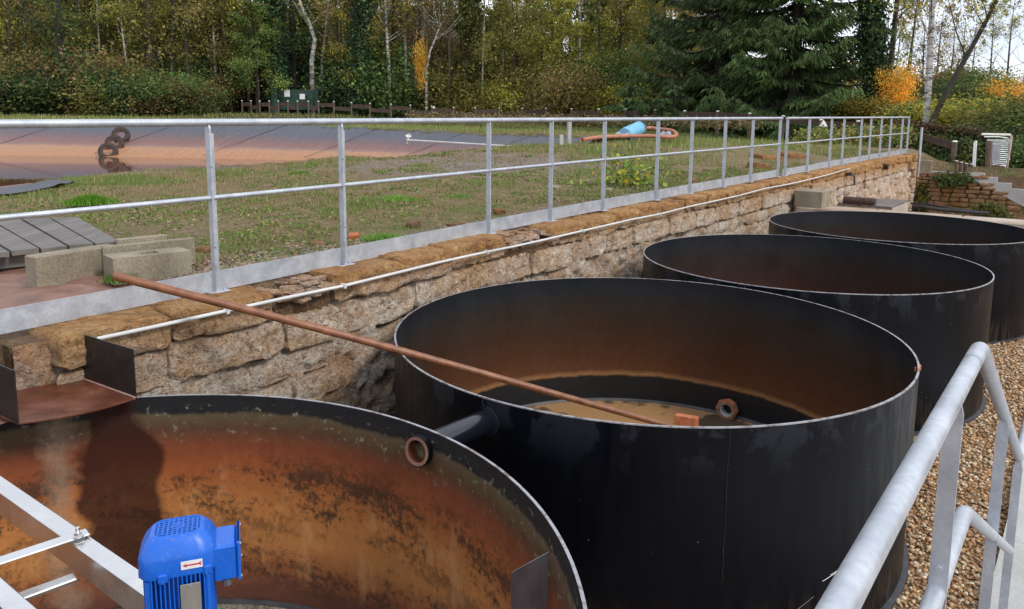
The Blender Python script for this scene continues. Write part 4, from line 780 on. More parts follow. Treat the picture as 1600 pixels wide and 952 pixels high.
# ------------------------------------------------------------------ wooden fence
fpx = [(378, 158, 48.5, 1), (392, 158, 48.3, 1), (405.6, 158.5, 48.1, 1), (420.6, 158.5, 48.0, 1), (434.7, 158.5, 47.9, 1), (449.7, 158.5, 47.8, 1), (464.7, 158.5, 47.7, 1), (481.6, 159, 47.5, 1), (497.5, 159, 47.4, 1), (521.5, 159.5, 47.3, 1), (549, 161, 47.2, 1), (578, 162, 47.1, 1), (610.6, 163.5, 47.0, 1), (641, 165, 46.9, 1), (674.7, 167, 46.8, 1), (708.7, 168.5, 46.7, 1), (742.5, 169, 46.6, 1), (780, 169.5, 47, 1), (816, 170, 46, 1), (853, 170, 45, 1), (893, 170.5, 43.8, 1), (935.5, 171, 42.5, 1), (977, 171, 41, 1), (1024, 172.5, 39.5, 1), (1070, 174, 38, 1), (1121.5, 174.5, 36.5, 1), (1171.6, 178, 35, 1), (1224, 182, 33.3, 1), (1283, 188, 31.5, 1), (1341, 190, 29.8, 1), (1401, 196, 27.5, 1), (1492, 222, 24.2, 1)]
fence = thing('post_and_rail_fence', 'dark brown wooden post-and-rail fence with pale post tops along the edge of the wood', 'fence', aty(800, 182, 46))
tops = []
for x, y, Yd, _ in fpx: tops.append(aty(x, y, Yd))
pmw = {}
for i, p in enumerate(tops):
    rp_ = .085 if i > 20 else .055; o = MB().tube([p-np.array([0, 0, 1.25]), p-np.array([0, 0, .0])], rp_, 7).build('post', MT['postwood'], fence, True); MB().tube([p, p+[0, 0, .05]], [rp_*1.1, rp_*.6], 7).build('post_cap', MT['cap'], o)
for i in range(len(tops)-1):
    a, b = tops[i], tops[i+1]; dz = .10 if i % 2 == 0 or i > 23 else .30
    for k, (dd0, hh) in enumerate(((dz+.10, .24),) if i < 24 else ((.14, .24),)):
        q = (a+b)/2; v = b-a; MB().box(q-np.array([0, 0, dd0]), (np.linalg.norm(v), .05, hh), 0, Matrix.Translation((0, 0, 0)) @ Vector(v).to_track_quat('X', 'Z').to_matrix().to_4x4()).build('rail', MT['fencewood'], fence)
# green gate panel with notices
gp = thing('green_gate', 'dark green mesh gate at the edge of the wood behind the fence', 'gate', aty(470, 170, 49.5))
a, b = aty(434, 140, 49.6), aty(494, 172, 49.6)
MB().box((a+b)/2, (b[0]-a[0], .03, a[2]-b[2])).build('mesh_panel', MT['greenmesh'], gp); MB().tube([aty(430, 138, 49.4), aty(430, 180, 49.4)], .28, 8).build('gate_post', MT['greenmesh'], gp, True); MB().tube([aty(495, 138, 49.4), aty(495, 172, 49.4)], .1, 8).build('gate_post', MT['greenmesh'], gp, True)
for (x0_, y0_, x1_, y1_, lb) in ((444, 140.5, 453, 151.5, 'left white notice on the green gate, slightly larger and bluish'), (468, 147, 476.5, 155.5, 'right white notice on the green gate, lower and square')):
    a, b = aty(x0_, y0_, 49.2), aty(x1_, y1_, 49.2); tag(MB().bbox((a+b)/2, (b[0]-a[0], .03, a[2]-b[2]), 0, .01).build('notice_board', MT['white']), lb, 'sign')
for (x, y, Yd, lb) in ((678, 171, 48, 'small white pyramid lamp hood by the fence near the orange sapling'), (1286.5, 193, 31.2, 'white triangular lamp hood on a fence post before the spruces')):
    q = aty(x, y, Yd); r_ = 5.2/F*Yd; t = thing('lamp_hood', lb, 'lamp', q-np.array([0, 0, .9])); MB().add([q+[-r_, -r_, -r_*.9], q+[r_, -r_, -r_*.9], q+[r_, r_, -r_*.9], q+[-r_, r_, -r_*.9], q+[0, 0, r_*1.1]], [(0, 1, 4), (1, 2, 4), (2, 3, 4), (3, 0, 4), (3, 2, 1, 0)]).build('hood', MT['cap'], t); MB().tube([q-[0, 0, 1.0], q-[0, 0, r_*.9]], .04, 6).build('stem', MT['postwood'], t)
# ------------------------------------------------------------------ pond-side things
def torus(c, R1, r1, nrm, n=28, k=10):
    z_ = Vector(nrm).normalized(); x_ = z_.orthogonal().normalized(); y_ = z_.cross(x_); V = []
    for i in range(n):
        g = 2*math.pi*i/n; rad = x_*math.cos(g)+y_*math.sin(g)
        for j in range(k): h = 2*math.pi*j/k; sx = math.copysign(abs(math.cos(h))**.6, math.cos(h)); sz = math.copysign(abs(math.sin(h))**.6, math.sin(h)); V.append(Vector(c)+rad*(R1+r1*sx)+z_*r1*1.05*sz)
    return MB().add(V, [(i*k+j, i*k+(j+1) % k, ((i+1) % n)*k+(j+1) % k, ((i+1) % n)*k+j) for i in range(n) for j in range(k)])
for i, (x, y, Yd, lb) in enumerate([(189, 211.5, 27.7, 'topmost of three old tyres roped together on the pond lining'), (179, 224.5, 26.8, 'middle of three old tyres on the pond lining, half over the lowest'), (169, 237, 25.9, 'lowest of three old tyres, at the edge of the rusty water')]):
    q = aty(x, y, Yd); t = thing('old_tyre', lb, 'tyre', q, 0, 'old tyres on the pond lining'); nr = (.28, -.86, .42)
    torus(q, .235, .085, nr).build('tyre_carcass', MT['tyre'], t, True)
    torus(q+np.array(nr)*.03, .155, .02, nr, 28, 6).build('bead', MT['mud'], t, True)
a, b = aty(636, 219, 24.5), aty(868, 233, 20.5)
pw = thing('float_pole', 'thin white pole across the pond corner with a bracket at its left end', 'pole', b); MB().tube([a, (a+b)/2, b], .028, 6).build('tube', MT['pvc'], pw, True)
MB().bbox(a+[.05, 0, .12], (.18, .05, .07), .3, .01).tube([a+[.05, 0, .1], a+[0, 0, -.12]], .02, 6).tube([a+[-.05, 0, .14], a+[.1, 0, .2]], .018, 6).build('bracket', MT['cap'], pw)
q = aty(889, 228, 20.6); tag(MB().bbox(q+[0, 0, .30], (.10, .10, .72), .3, .01).build('concrete_post', plain('grey_post', (.30, .31, .30), (.42, .43, .41), 6, .8)), 'short upright grey post at the right end of the pond', 'post')
q = aty(877, 230, 20.4); tag(MB().bbox(q+[0, 0, .16], (.10, .08, .34), .1, .01).build('concrete_post', plain('pale_stub', (.36, .36, .33), (.46, .46, .42), 6, .8)), 'low pale stub leaning beside the upright grey post', 'post')
a, b = aty(1000, 200, 24), aty(976, 212, 23.4); dr = thing('blue_drum', 'light blue plastic drum lying tilted on the grass with grey netting trailing from it', 'drum', b)
v = (a-b)/np.linalg.norm(a-b); MB().tube([b, b+v*.02, a-v*.02, a], [.20, .24, .22, .20], 18).build('drum_body', MT['bluedrum'], dr, True); MB().tube([a-v*.06, a-v*.03], .235, 18).build('hoop', MT['bluedrum'], dr, True)
def drape(pts, name, mat, parent, zamp=.04):     # small crumpled cloth between outline points
    n = 14; p = [np.array(q) for q in pts]; V = []; 
    for i in range(n+1):
        for j in range(n+1):
            u_, v_ = i/n, j/n; q = (p[0]*(1-u_)+p[1]*u_)*(1-v_)+(p[3]*(1-u_)+p[2]*u_)*v_; V.append(q+np.array([0, 0, zamp*math.sin(u_*11+v_*5)*math.sin(v_*9)+zamp*1.5*math.sin(math.pi*u_)*math.sin(math.pi*v_)]))
    return MB().add(V, [(i*(n+1)+j, (i+1)*(n+1)+j, (i+1)*(n+1)+j+1, i*(n+1)+j+1) for i in range(n) for j in range(n)]).build(name, mat, parent, True)
o = drape([aty(944, 217, 22.6), aty(986, 216, 23), aty(992, 206, 23.6), aty(974, 206, 24.2)], 'netting', MT['fabric'], None, .06); tag(o, 'crumpled grey netting on the grass left of the blue drum', 'netting')
o = drape([aty(1028, 216, 22.8), aty(1051, 216, 22.8), aty(1048, 208, 23.6), aty(1030, 209, 23.6)], 'tarpaulin', MT['fabric'], None, .07); tag(o, 'small heap of grey tarpaulin inside the loop of orange hose', 'tarpaulin')
pts = [aty(*p) for p in ((912, 220, 21), (940, 216, 22), (985, 214.5, 22.6), (1020, 214.5, 22.6), (1046, 216, 22.6), (1057, 212.5, 23), (1050, 206, 24), (1030, 203.5, 24.6), (1001, 202.5, 24.6))]
pts = [p+np.array([0, 0, .03]) for p in pts]; MB().tube([np.array(c) for c in catmull([tuple(p) for p in pts], 5)[:-5]], .06, 10).build('orange_hose', MT['orangehose'], None, True); tag(bpy.data.objects['orange_hose'], 'thick faded orange hose looped on the grass around the blue drum', 'hose')
# stones lying on the grass
RK = [(637, 310, .05, (.30, .16, .07), 'flat orange stone in the middle of the grass bank', 'drystone'), (646, 351, .03, (.15, .11, .08), 'dark brown pointed stone just behind the toe board', 'shale'), (553, 370, .02, (.10, .08, .06), 'small bright orange stone right of the second railing post', 'brickred'), (497, 382, .0, (.16, .12, .04), 'flat pale yellow stone before the second railing post', 'drystone'), (710, 352, .02, (.18, .10, .05), 'dark flat stone against the toe board left of the third post', 'shale'), (866, 295, .08, (.22, .14, .09), 'grey boulder behind the toe board near the fourth post', 'block'), (320, 392, .0, (.12, .09, .07), 'reddish stone behind the upright slab', 'drystone'), (1083, 284, .1, (.16, .1, .07), 'pale stone below the mid rail near the yellow plant', 'drystone'), (780, 330, .05, (.14, .1, .05), 'small flat orange stone right of the third railing post', 'drystone'), (950, 298, .08, (.16, .1, .07), 'grey stone close to the toe board beneath the yellow plant', 'block')]
for i, (x, y, z_, sc, lb, mt_) in enumerate(RK): o = rock('field_stone', SML[i], MT[mt_], onz(x, y, z_), sc, (random.uniform(-.2, .2), random.uniform(-.1, .1), random.uniform(0, 3))); tag(o, lb, 'stone')
for i, (x, y, Yd, sc, lb) in enumerate([(1202, 249, 17.2, (.95, .5, .2), 'large flat orange slab on the dirt mound left of the railing gap'), (1242, 246, 17.6, (.75, .4, .22), 'pale orange slab showing in the railing gap'), (1185, 262, 15.3, (.4, .3, .2), 'rough orange rock at the foot of the dirt mound')]):
    o = rock('slab_stone', SML[i+3], MT['drystone'], aty(x, y, Yd), sc, (.1, .12, .4)); tag(o, lb, 'stone')
# ------------------------------------------------------------------ gravel
def pebbles(n, sampler, size, pal, name, label_kind='stuff'):
    t = (1+5**.5)/2; ico = np.array([(-1, t, 0), (1, t, 0), (-1, -t, 0), (1, -t, 0), (0, -1, t), (0, 1, t), (0, -1, -t), (0, 1, -t), (t, 0, -1), (t, 0, 1), (-t, 0, -1), (-t, 0, 1)], float); ico /= np.linalg.norm(ico[0])
    fi = np.array([(0, 11, 5), (0, 5, 1), (0, 1, 7), (0, 7, 10), (0, 10, 11), (1, 5, 9), (5, 11, 4), (11, 10, 2), (10, 7, 6), (7, 1, 8), (3, 9, 4), (3, 4, 2), (3, 2, 6), (3, 6, 8), (3, 8, 9), (4, 9, 5), (2, 4, 11), (6, 2, 10), (8, 6, 7), (9, 8, 1)])
    P = sampler(n); n = len(P); sz = RNG.uniform(size[0], size[1], (n, 1))*np.stack([RNG.uniform(.7, 1.3, n), RNG.uniform(.7, 1.1, n), RNG.uniform(.45, .8, n)], -1)
    a = RNG.uniform(0, 6.28, n); V = ico[None]*(1+RNG.uniform(-.18, .18, (n, 12, 1)))*sz[:, None]; tl = RNG.uniform(-.5, .5, n)
    y = V[..., 1]*np.cos(tl)[:, None]-V[..., 2]*np.sin(tl)[:, None]; z_ = V[..., 1]*np.sin(tl)[:, None]+V[..., 2]*np.cos(tl)[:, None]; x = V[..., 0]
    X_ = x*np.cos(a)[:, None]-y*np.sin(a)[:, None]; Y_ = x*np.sin(a)[:, None]+y*np.cos(a)[:, None]; V = np.stack([X_, Y_, z_], -1)+P[:, None]
    Fc = (fi[None]+(np.arange(n)*12)[:, None, None]).reshape(-1, 3); pal = np.array(pal); c = pal[RNG.integers(0, len(pal), n)]*RNG.uniform(.7, 1.25, (n, 1)); col = np.repeat(c[:, None], 12, 1).reshape(-1, 3)
    o = obj(name, npmesh(name, V.reshape(-1, 3), Fc, col, True), MT['pebble']); o['kind'] = 'stuff'; return o
def pit_s(n):
    s = 1.5+RNG.random(n*3)**1.25*14; t = RNG.uniform(3.6, 8.2, n*3); p = D2[None]*s[:, None]+N2[None]*(t+OFF)[:, None]; ok = np.ones(len(p), bool)
    for c in TC.values(): ok &= np.hypot(p[:, 0]-c[0], p[:, 1]-c[1]) > R+.03
    ok &= (p[:, 0]/np.maximum(p[:, 1], .1) < .95) & (p[:, 1] > 1.5); p = p[ok][:n]; return np.c_[p, -1.6+RNG.uniform(-.004, .014, len(p))]
pebbles(42000, pit_s, (.0075, .019), [(.46, .29, .14), (.36, .20, .09), (.56, .42, .27), (.26, .15, .075), (.42, .32, .21), (.60, .50, .37), (.38, .18, .08)], 'pit_gravel')
def up_s(n):
    s = RNG.uniform(1.4, 14, n); t = -.1-np.abs(RNG.normal(0, .28, n)); s[::3] = RNG.uniform(1.4, 4, len(s[::3])); k = n//3; p = D2[None]*s[:, None]+N2[None]*(t+OFF)[:, None]; x = RNG.normal(-.6, 2.2, k); y = RNG.normal(15.2, 1.7, k); p = np.r_[p, np.c_[x, y]]
    x = RNG.uniform(-6, 5, k//5); y = RNG.uniform(6, 15, k//5); p = np.r_[p, np.c_[x, y]]; ok = (p@N2-OFF < -.05) & ~((p@D2 < 2.35) & (p@N2-OFF > -1.7)) & ~inpoly(p[:, 0], p[:, 1], RIM); p = p[ok]; Pn = np.c_[p, np.zeros(len(p))]; return np.c_[p, upper(p[:, 0], p[:, 1])+fbm(Pn, .8, 3)*.035+.006]
pebbles(8000, up_s, (.008, .022), [(.22, .19, .16), (.20, .15, .11), (.28, .22, .16), (.28, .16, .09), (.13, .10, .08)], 'terrace_gravel')
# ------------------------------------------------------------------ grass
def blades(P, h, wd, col, lean=.6):
    n = len(P); a = RNG.uniform(0, 6.28, n); d = np.stack([np.cos(a), np.sin(a), 0*a], -1); l = np.stack([np.cos(a+1.57), np.sin(a+1.57), 0*a], -1)*RNG.uniform(-lean, lean, n)[:, None]*h[:, None]
    V = np.stack([P-d*wd[:, None], P+d*wd[:, None], P+l+np.array([0, 0, 1])*h[:, None]], 1).reshape(-1, 3); return V, np.arange(n*3).reshape(-1, 3), np.repeat(col, 3, 0)
pal = np.array([(.15, .165, .045), (.11, .14, .035), (.22, .195, .08), (.28, .23, .12), (.33, .26, .16), (.10, .12, .045)])
def grass_pts(n, s0, s1, t0, t1, dens_seed=11, thr=-.25):
    s = RNG.uniform(s0, s1, n); t = RNG.uniform(t0, t1, n); p = D2[None]*s[:, None]+N2[None]*(t+OFF)[:, None]; Pn = np.c_[p, np.zeros(n)]
    d = fbm(Pn, .9, 3, dens_seed)+vn(Pn, 5, 2)*.5; g1 = np.exp(-(((p[:, 0]+.6)/3.0)**2+((p[:, 1]-15.2)/2.4)**2)); ok = (d-g1*1.2 > thr) & (t < -.25) & ~inpoly(p[:, 0], p[:, 1], RIM-inw*.05)
    ok &= ~((s < 2.35) & (t > -1.7) & (s > -1.8)); ok &= ~((s < 1.5) & (t > -2.2) & (s > -1.8)); ok &= (p[:, 1] > 3) & (np.abs(p[:, 0]) < .78*p[:, 1]+1.5)
    p = p[ok]; Pn = Pn[ok]; return np.c_[p, upper(p[:, 0], p[:, 1])+fbm(Pn, .8, 3)*.035-.01]
VV, FF, CC = [], [], []; base = 0
for (n, s0, s1, t0, t1, hh, ww, thr, pi) in [(250000, -2, 9, -6, -.2, (.012, .036), .004, -.62, None), (280000, 5, 26, -10, -.2, (.018, .055), .006, -.6, None), (110000, 2, 24, -16, -6, (.03, .09), .010, -.5, None), (50000, 14, 60, -24, -1.5, (.06, .2), .014, -.9, 'far'), (26000, 3, 50, -45, -20, (.08, .22), .02, -.9, 'far')]:
    P = grass_pts(n, s0, s1, t0, t1, 11, thr); k = len(P); far = np.hypot(P[:, 0], P[:, 1])
    cl = (vn(np.c_[P[:, :2], np.zeros(k)], 1.3, 4)+.7*vn(np.c_[P[:, :2], np.zeros(k)], 4.2, 6))[:, None]; c = pal[RNG.integers(0, 6, k)]*RNG.uniform(.75, 1.25, (k, 1)); c = np.where(cl > .42, c*.35+np.array([.12, .20, .035])*.65, np.where(cl < -.02, c*.35+np.array([.28, .20, .12])*.65, c))
    if pi: g = pal[[0, 1]][RNG.integers(0, 2, k)]*RNG.uniform(1.1, 1.7, (k, 1)); c = np.where(RNG.random((k, 1)) < .7, g, c*1.2)
    V, Fc, cc = blades(P, RNG.uniform(*hh, k)*(1+.6*np.clip(cl[:, 0], -.5, 1)), np.full(k, ww)*RNG.uniform(.6, 1.2, k), c); VV.append(V); FF.append(Fc+base); CC.append(cc); base += len(V)
o = obj('grass', npmesh('grass', np.concatenate(VV), np.concatenate(FF), np.concatenate(CC)), MT['grass']); o['kind'] = 'stuff'
def tuft(name, label, cat, loc, r, h, n, cols, wd=.006, lean=1.0):
    P = np.c_[RNG.normal(0, r*.45, (n, 2)), np.zeros(n)]; k = n; V, Fc, cc = blades(P, RNG.uniform(h*.5, h, n)*(1-.5*np.clip(np.hypot(P[:, 0], P[:, 1])/r, 0, 1)), np.full(n, wd), np.array(cols)[RNG.integers(0, len(cols), n)]*RNG.uniform(.8, 1.2, (n, 1)), lean)
    o = obj(name, npmesh(name, V, Fc, cc), MT['grass']); o.location = loc; o['kind'] = 'stuff' if name == 'weed_tuft' else o.get('kind', ''); (name == 'weed_tuft') or o.__delitem__('kind')
    return tag(o, label, cat)
GR = [(.13, .30, .02), (.19, .38, .03), (.09, .22, .02)]
tuft('grass_tuft', 'vivid green cushion of grass at left, above the plank deck', 'grass tuft', onz(140, 318, .04), .24, .16, 1500, GR, .006)
for x, y, z_, lb in ((118, 215, 0, 0),): pass
for (x, y, z_, r_, lb) in ((470, 272, .1, .2, 'small bright green weed on the bank by the pond, left of the second post'), (625, 312, .05, .3, 'green weed patch around the flat orange stone'), (720, 310, .05, .25, 'round bright green weed left of the third railing post'), (190, 438, .0, .1, 'small green weed against the hollow concrete block'), (600, 375, .0, .22, 'leafy green weed behind the toe board right of the second post'), (1150, 234, .42, .4, 'grass clump at the left edge of the dirt mound')):
    tuft('weed_tuft', lb, 'weed', onz(x, y, z_), r_, .08, 500, [(.10, .20, .03), (.13, .24, .04)], .007, 1.6)
# ------------------------------------------------------------------ foliage generators
def leaves(P, size, cols, seed=0, droop=0, elong=1.5):
    n = len(P); a = RNG.normal(size=(n, 3)); a /= np.linalg.norm(a, axis=1)[:, None]; b = RNG.normal(size=(n, 3)); b -= a*(a*b).sum(1)[:, None]; b /= np.linalg.norm(b, axis=1)[:, None]
    if droop: a = a*(1-droop)+np.array([0, 0, -1])*droop; a /= np.linalg.norm(a, axis=1)[:, None]
    s = size*RNG.uniform(.6, 1.35, (n, 1)); V = np.stack([P-a*s*elong*.5, P+b*s*.5, P+a*s*elong*.5, P-b*s*.5], 1).reshape(-1, 3)
    cols = np.array(cols); c = cols[RNG.integers(0, len(cols), n)]*RNG.uniform(.65, 1.35, (n, 1)); return V, np.arange(n*4).reshape(-1, 4), np.repeat(c, 4, 0)
def wood(h, r0, nl, lean=(0, 0), cb=.3, spread=.35, sub=3, seed=0, wob=.15, up=.6, twig=True):
    rg = random.Random(seed); mb = MB(); pts = []; n = 9
    for i in range(n+1):
        u_ = i/n; pts.append(Vector((lean[0]*u_*h+wob*math.sin(u_*5+seed)*u_, lean[1]*u_*h+wob*math.cos(u_*4+seed*2)*u_, u_*h)))
    mb.tube(pts, [r0*(1-u_/n)**.8+.015 for u_ in range(n+1)], 7, False); tips = []
    def at_(u_): k = min(int(u_*n), n-1); return pts[k].lerp(pts[k+1], u_*n-k)
    for i in range(nl):
        u_ = cb+(1-cb)*(i+rg.random()*.8)/nl; u_ = min(u_, .98); b0 = at_(u_); a = i*2.4+rg.random()*1.2; ln = h*spread*(1.15-u_*.75)*rg.uniform(.7, 1.2)
        d_ = Vector((math.cos(a), math.sin(a), up*rg.uniform(.4, 1.4))).normalized(); q = [b0]; dd = d_.copy()
        for k in range(4): dd = (dd+Vector((rg.uniform(-.2, .2), rg.uniform(-.2, .2), rg.uniform(-.05, .25)))).normalized(); q.append(q[-1]+dd*ln/4)
        rb = r0*.38*(1.1-u_); mb.tube(q, [rb, rb*.75, rb*.5, rb*.3, .008], 5, False); tips += [(q[2], ln*.3), (q[3], ln*.35), (q[4], ln*.3)]
        for j in range(sub):
            k = rg.randint(1, 3); s0 = q[k].lerp(q[k+1], rg.random()); e = dd+Vector((rg.uniform(-1, 1), rg.uniform(-1, 1), rg.uniform(-.3, .7))); e.normalize(); l2 = ln*rg.uniform(.3, .55); q1 = s0+e*l2*.5; q2 = q1+(e+Vector((rg.uniform(-.3, .3), rg.uniform(-.3, .3), .1))).normalized()*l2*.5
            mb.tube([s0, q1, q2], [rb*.35, rb*.22, .006], 4, False); tips += [(q1, l2*.35), (q2, l2*.4)]
    return mb.mesh('trunk', True), tips
def crown(tips, n, size, cols, clump=.55, droop=0, elong=1.5, flat=.7):
    T_ = np.array([t[0][:] for t in tips]); Rr = np.array([t[1] for t in tips]); w_ = RNG.random(len(T_))**.7+.1; w_ /= w_.sum(); i = RNG.choice(len(T_), n, p=w_)
    P = T_[i]+RNG.normal(0, clump, (n, 3))*np.maximum(Rr[i], .25)[:, None]*np.array([1, 1, flat]); tone = RNG.uniform(.7, 1.3, len(T_)); V, Fc, c = leaves(P, size, cols, 0, droop, elong); c = c*np.repeat(tone[i], 4)[:, None]
    return npmesh('crown', V, Fc, c)
P = np.concatenate([grass_pts(150000, 1, 14, -8, -.22, 21, -.15), grass_pts(90000, 8, 26, -9, -.3, 21, -.15)]); k = len(P); P[:, 2] += RNG.uniform(.008, .03, k)
cl = vn(np.c_[P[:, :2], np.zeros(k)], 7, 31)+RNG.uniform(-.4, .4, k); keep = cl > 0; P = P[keep]
V, Fc, cc = leaves(P, .013, [(.13, .20, .04), (.17, .25, .05), (.09, .15, .035), (.20, .21, .07), (.30, .24, .13), (.26, .19, .11)], 0, 0, 1.6); V = V.reshape(-1, 4, 3); sc_ = (.7+np.hypot(P[:, 0], P[:, 1])/9)[:, None, None]; V = ((V-P[:, None])*sc_+P[:, None]).reshape(-1, 3)
o = obj('ground_cover', npmesh('ground_cover', V, Fc, cc), MT['grass']); o['kind'] = 'stuff'
OLV = [(0.244, 0.220, 0.055), (0.189, 0.189, 0.051), (0.305, 0.244, 0.061), (0.146, 0.171, 0.046)]; GRN = [(0.104, 0.152, 0.043), (0.128, 0.171, 0.049), (0.073, 0.116, 0.037)]; YEL = [(0.488, 0.378, 0.061), (0.378, 0.342, 0.061), (0.305, 0.305, 0.061)]; BRN = [(0.244, 0.159, 0.067), (0.305, 0.195, 0.091), (0.183, 0.134, 0.061)]; ORA = [(0.732, 0.293, 0.043), (0.634, 0.232, 0.037), (0.781, 0.390, 0.061)]; DKG = [(0.037, 0.073, 0.032), (0.055, 0.098, 0.039), (0.029, 0.059, 0.027)]
def variant(h, r0, nl, cols, n, size, bark, **k):
    ck = {a: k.pop(a) for a in ('clump', 'droop', 'elong', 'flat') if a in k}; tm, tips = wood(h, r0, nl, **k); tm.materials.append(MT[bark]); cm = crown(tips, n, size, cols, **ck); cm.materials.append(MT['leaf']); return tm, cm
def place(name, var, loc, rz, sc, label, cat, group=None, tiltx=0):
    r = thing(name, label, cat, loc, rz, group); r.rotation_euler = (tiltx, 0, rz); r.scale = (sc, sc, sc) if not hasattr(sc, '__len__') else sc
    for nm, me in zip(('trunk', 'crown'), var):
        o = bpy.data.objects.new(nm, me); C.objects.link(o); o.parent = r
    return r
V_ = {
 'olive': variant(15, .20, 16, OLV, 16200, 0.137, 'bark', seed=1, cb=.22), 'olive2': variant(14, .16, 18, OLV+YEL[:1], 14400, 0.130, 'bark2', seed=2, cb=.15, spread=.3), 'green': variant(13, .18, 16, GRN+OLV[:1], 16200, 0.144, 'bark2', seed=3, cb=.15),
 'brown': variant(14, .15, 14, BRN+OLV[:1], 7560, 0.115, 'bark', seed=4, cb=.3), 'yellow': variant(12, .14, 16, YEL+OLV, 13500, 0.122, 'bark', seed=5, cb=.12), 'dark': variant(15, .28, 16, DKG+GRN[:1], 16200, 0.144, 'bark2', seed=6, cb=.08, spread=.22),
 'birch': variant(15, .13, 12, YEL+OLV, 4680, 0.101, 'birch', seed=7, cb=.45, spread=.22), 'birch2': variant(15, .11, 12, OLV, 3240, 0.101, 'birch', seed=8, cb=.55, spread=.2, lean=(.1, 0)),
}
def shrubv(seed, cols, n=13000, size=.078, h=2.6):
    rg = random.Random(seed); mb = MB(); tips = []
    for i in range(11):
        a = rg.random()*6.28; d = Vector((math.cos(a)*.55, math.sin(a)*.55, 1)).normalized(); q = [Vector((rg.uniform(-.3, .3), rg.uniform(-.3, .3), 0))]
        for k in range(4): d = (d+Vector((rg.uniform(-.3, .3), rg.uniform(-.3, .3), 0))).normalized(); q.append(q[-1]+d*h/4*rg.uniform(.7, 1.1))
        mb.tube(q, [.03, .022, .016, .01, .004], 4, False); tips += [(q[j], .75) for j in (1, 2, 3, 4)]+[(q[j]+Vector((rg.uniform(-.5, .5), rg.uniform(-.5, .5), rg.uniform(-.4, .1))), .7) for j in (1, 2, 3, 4)]
    tm = mb.mesh('stems', True); tm.materials.append(MT['bark2']); cm = crown(tips, n, size, cols, .6); cm.materials.append(MT['leaf']); return tm, cm
SH = {'olive': shrubv(1, OLV), 'green': shrubv(2, GRN), 'brown': shrubv(3, BRN+OLV[:2]), 'yellow': shrubv(4, YEL), 'dark': shrubv(5, DKG+GRN), 'orange': shrubv(6, ORA+YEL[:1])}
WHERE = [(90, 'at the far left edge'), (180, 'left of the stacked tyres'), (270, 'above the stacked tyres'), (345, 'above the first railing post'), (430, 'left of the green gate'), (500, 'behind the green gate'), (590, 'around the ivy-covered trunk'), (640, 'just left of the orange sapling'), (690, 'behind the orange sapling'), (780, 'right of the leaning pale trunk'), (870, 'above the grey post'), (960, 'above the blue drum'), (1060, 'just left of the spruces'), (1180, 'behind the left spruce'), (1300, 'behind the right spruce'), (1400, 'right of the spruces'), (1470, 'around the leaning birch'), (1540, 'above the timber fence end'), (2500, 'at the right edge')]
def where(px): return next(wd for lim, wd in WHERE if px < lim)
KN = {'olive': 'olive-leaved', 'olive2': 'tall yellowing olive', 'green': 'mid-green leafy', 'brown': 'thin brown-leaved', 'yellow': 'yellow-leaved', 'dark': 'dark ivy-green', 'birch': 'white-stemmed birch-like', 'birch2': 'slim leaning white-stemmed'}
used = {}
def uniq(lb, gr):
    used[lb] = used.get(lb, 0)+1; return lb
def hz(x, y): return float(upper(x, y))
rg = random.Random(3)
rows = [(50, 3.4, 'front-row', .62), (56, 3.6, 'second-row', .78), (63, 4.2, 'middle-row', .92), (72, 5.2, 'back-row', 1.0), (84, 6.5, 'hilltop', 1.0)]
for ri, (Yr, stp_, rn, sc) in enumerate(rows):
    x = -Yr*.76
    while x < (Yr*.20 if ri < 2 else Yr*.30):
        X_ = x+rg.uniform(-1, 1); Y_ = Yr+rg.uniform(-2, 2)+(.06*X_ if X_ > 0 else 0); px = 800+F*X_/Y_
        pl_ = ['dark', 'green', 'olive', 'olive', 'olive2', 'brown'] if px < 420 else (['olive', 'brown', 'brown', 'dark', 'olive2', 'birch'] if px < 720 else ['olive2', 'yellow', 'olive', 'yellow', 'green', 'brown', 'birch'])
        kd_ = rg.choice(pl_); gr = KN[kd_]+' trees of the wood '+where(px)
        place('woodland_tree', V_[kd_], (X_, Y_, hz(X_, Y_)-.3), rg.uniform(0, 6.28), sc*rg.uniform(.85, 1.2), uniq(f'{KN[kd_]} tree in the {rn} of the wood, {where(px)}', gr), 'tree', gr); x += stp_*rg.uniform(.8, 1.3)
# bushes at the edge of the wood
for ri, (Yr, stp_, rn) in enumerate([(45, 1.5, 'front'), (49, 1.8, 'rear')]):
    x = -Yr*.74
    while x < 20:
        Yb = Yr if x < -4 else Yr+(-4)*.0+max(-8, -(x+4)*.42)+ (2.0 if x > 6 else 0)+4
        if x < -4: Yb = 52+(2 if ri else 0)-3+(4.5 if -20 < x < -11 else 0)
        if x < -20: Yb = Yr-1
        if False: Yb = Yr+ (4 if x > -14 else 0)+(8 if -20 < x < -8 else 0)
        X_ = x+rg.uniform(-.5, .5); Y_ = Yb+rg.uniform(-.8, .8)+3; px = 800+F*X_/Y_; kd_ = rg.choice(['olive', 'green', 'brown', 'olive', 'green', 'dark'] if px < 700 else ['olive', 'yellow', 'green', 'brown'])
        if px < 1330: gr = kd_+' bushes along the wood edge '+where(px); place('bush', SH[kd_], (X_, Y_, hz(X_, Y_)-.25), rg.uniform(0, 6.28), (lambda a: (a*rg.uniform(.8, 1.1), a, a*rg.uniform(.55, 1.05)))(rg.uniform(1.2, 2.1)), uniq(f'{kd_} bush in the {rn} line under the trees, {where(px)}', gr), 'bush', gr)
        x += stp_*rg.uniform(.8, 1.2)
ST = [wood(14, .07+.02*(i % 3), 9, seed=40+i, cb=.35, spread=.2, sub=4, up=1.3, lean=(random.uniform(-.07, .07), 0), wob=.35) for i in range(5)]
STV = []
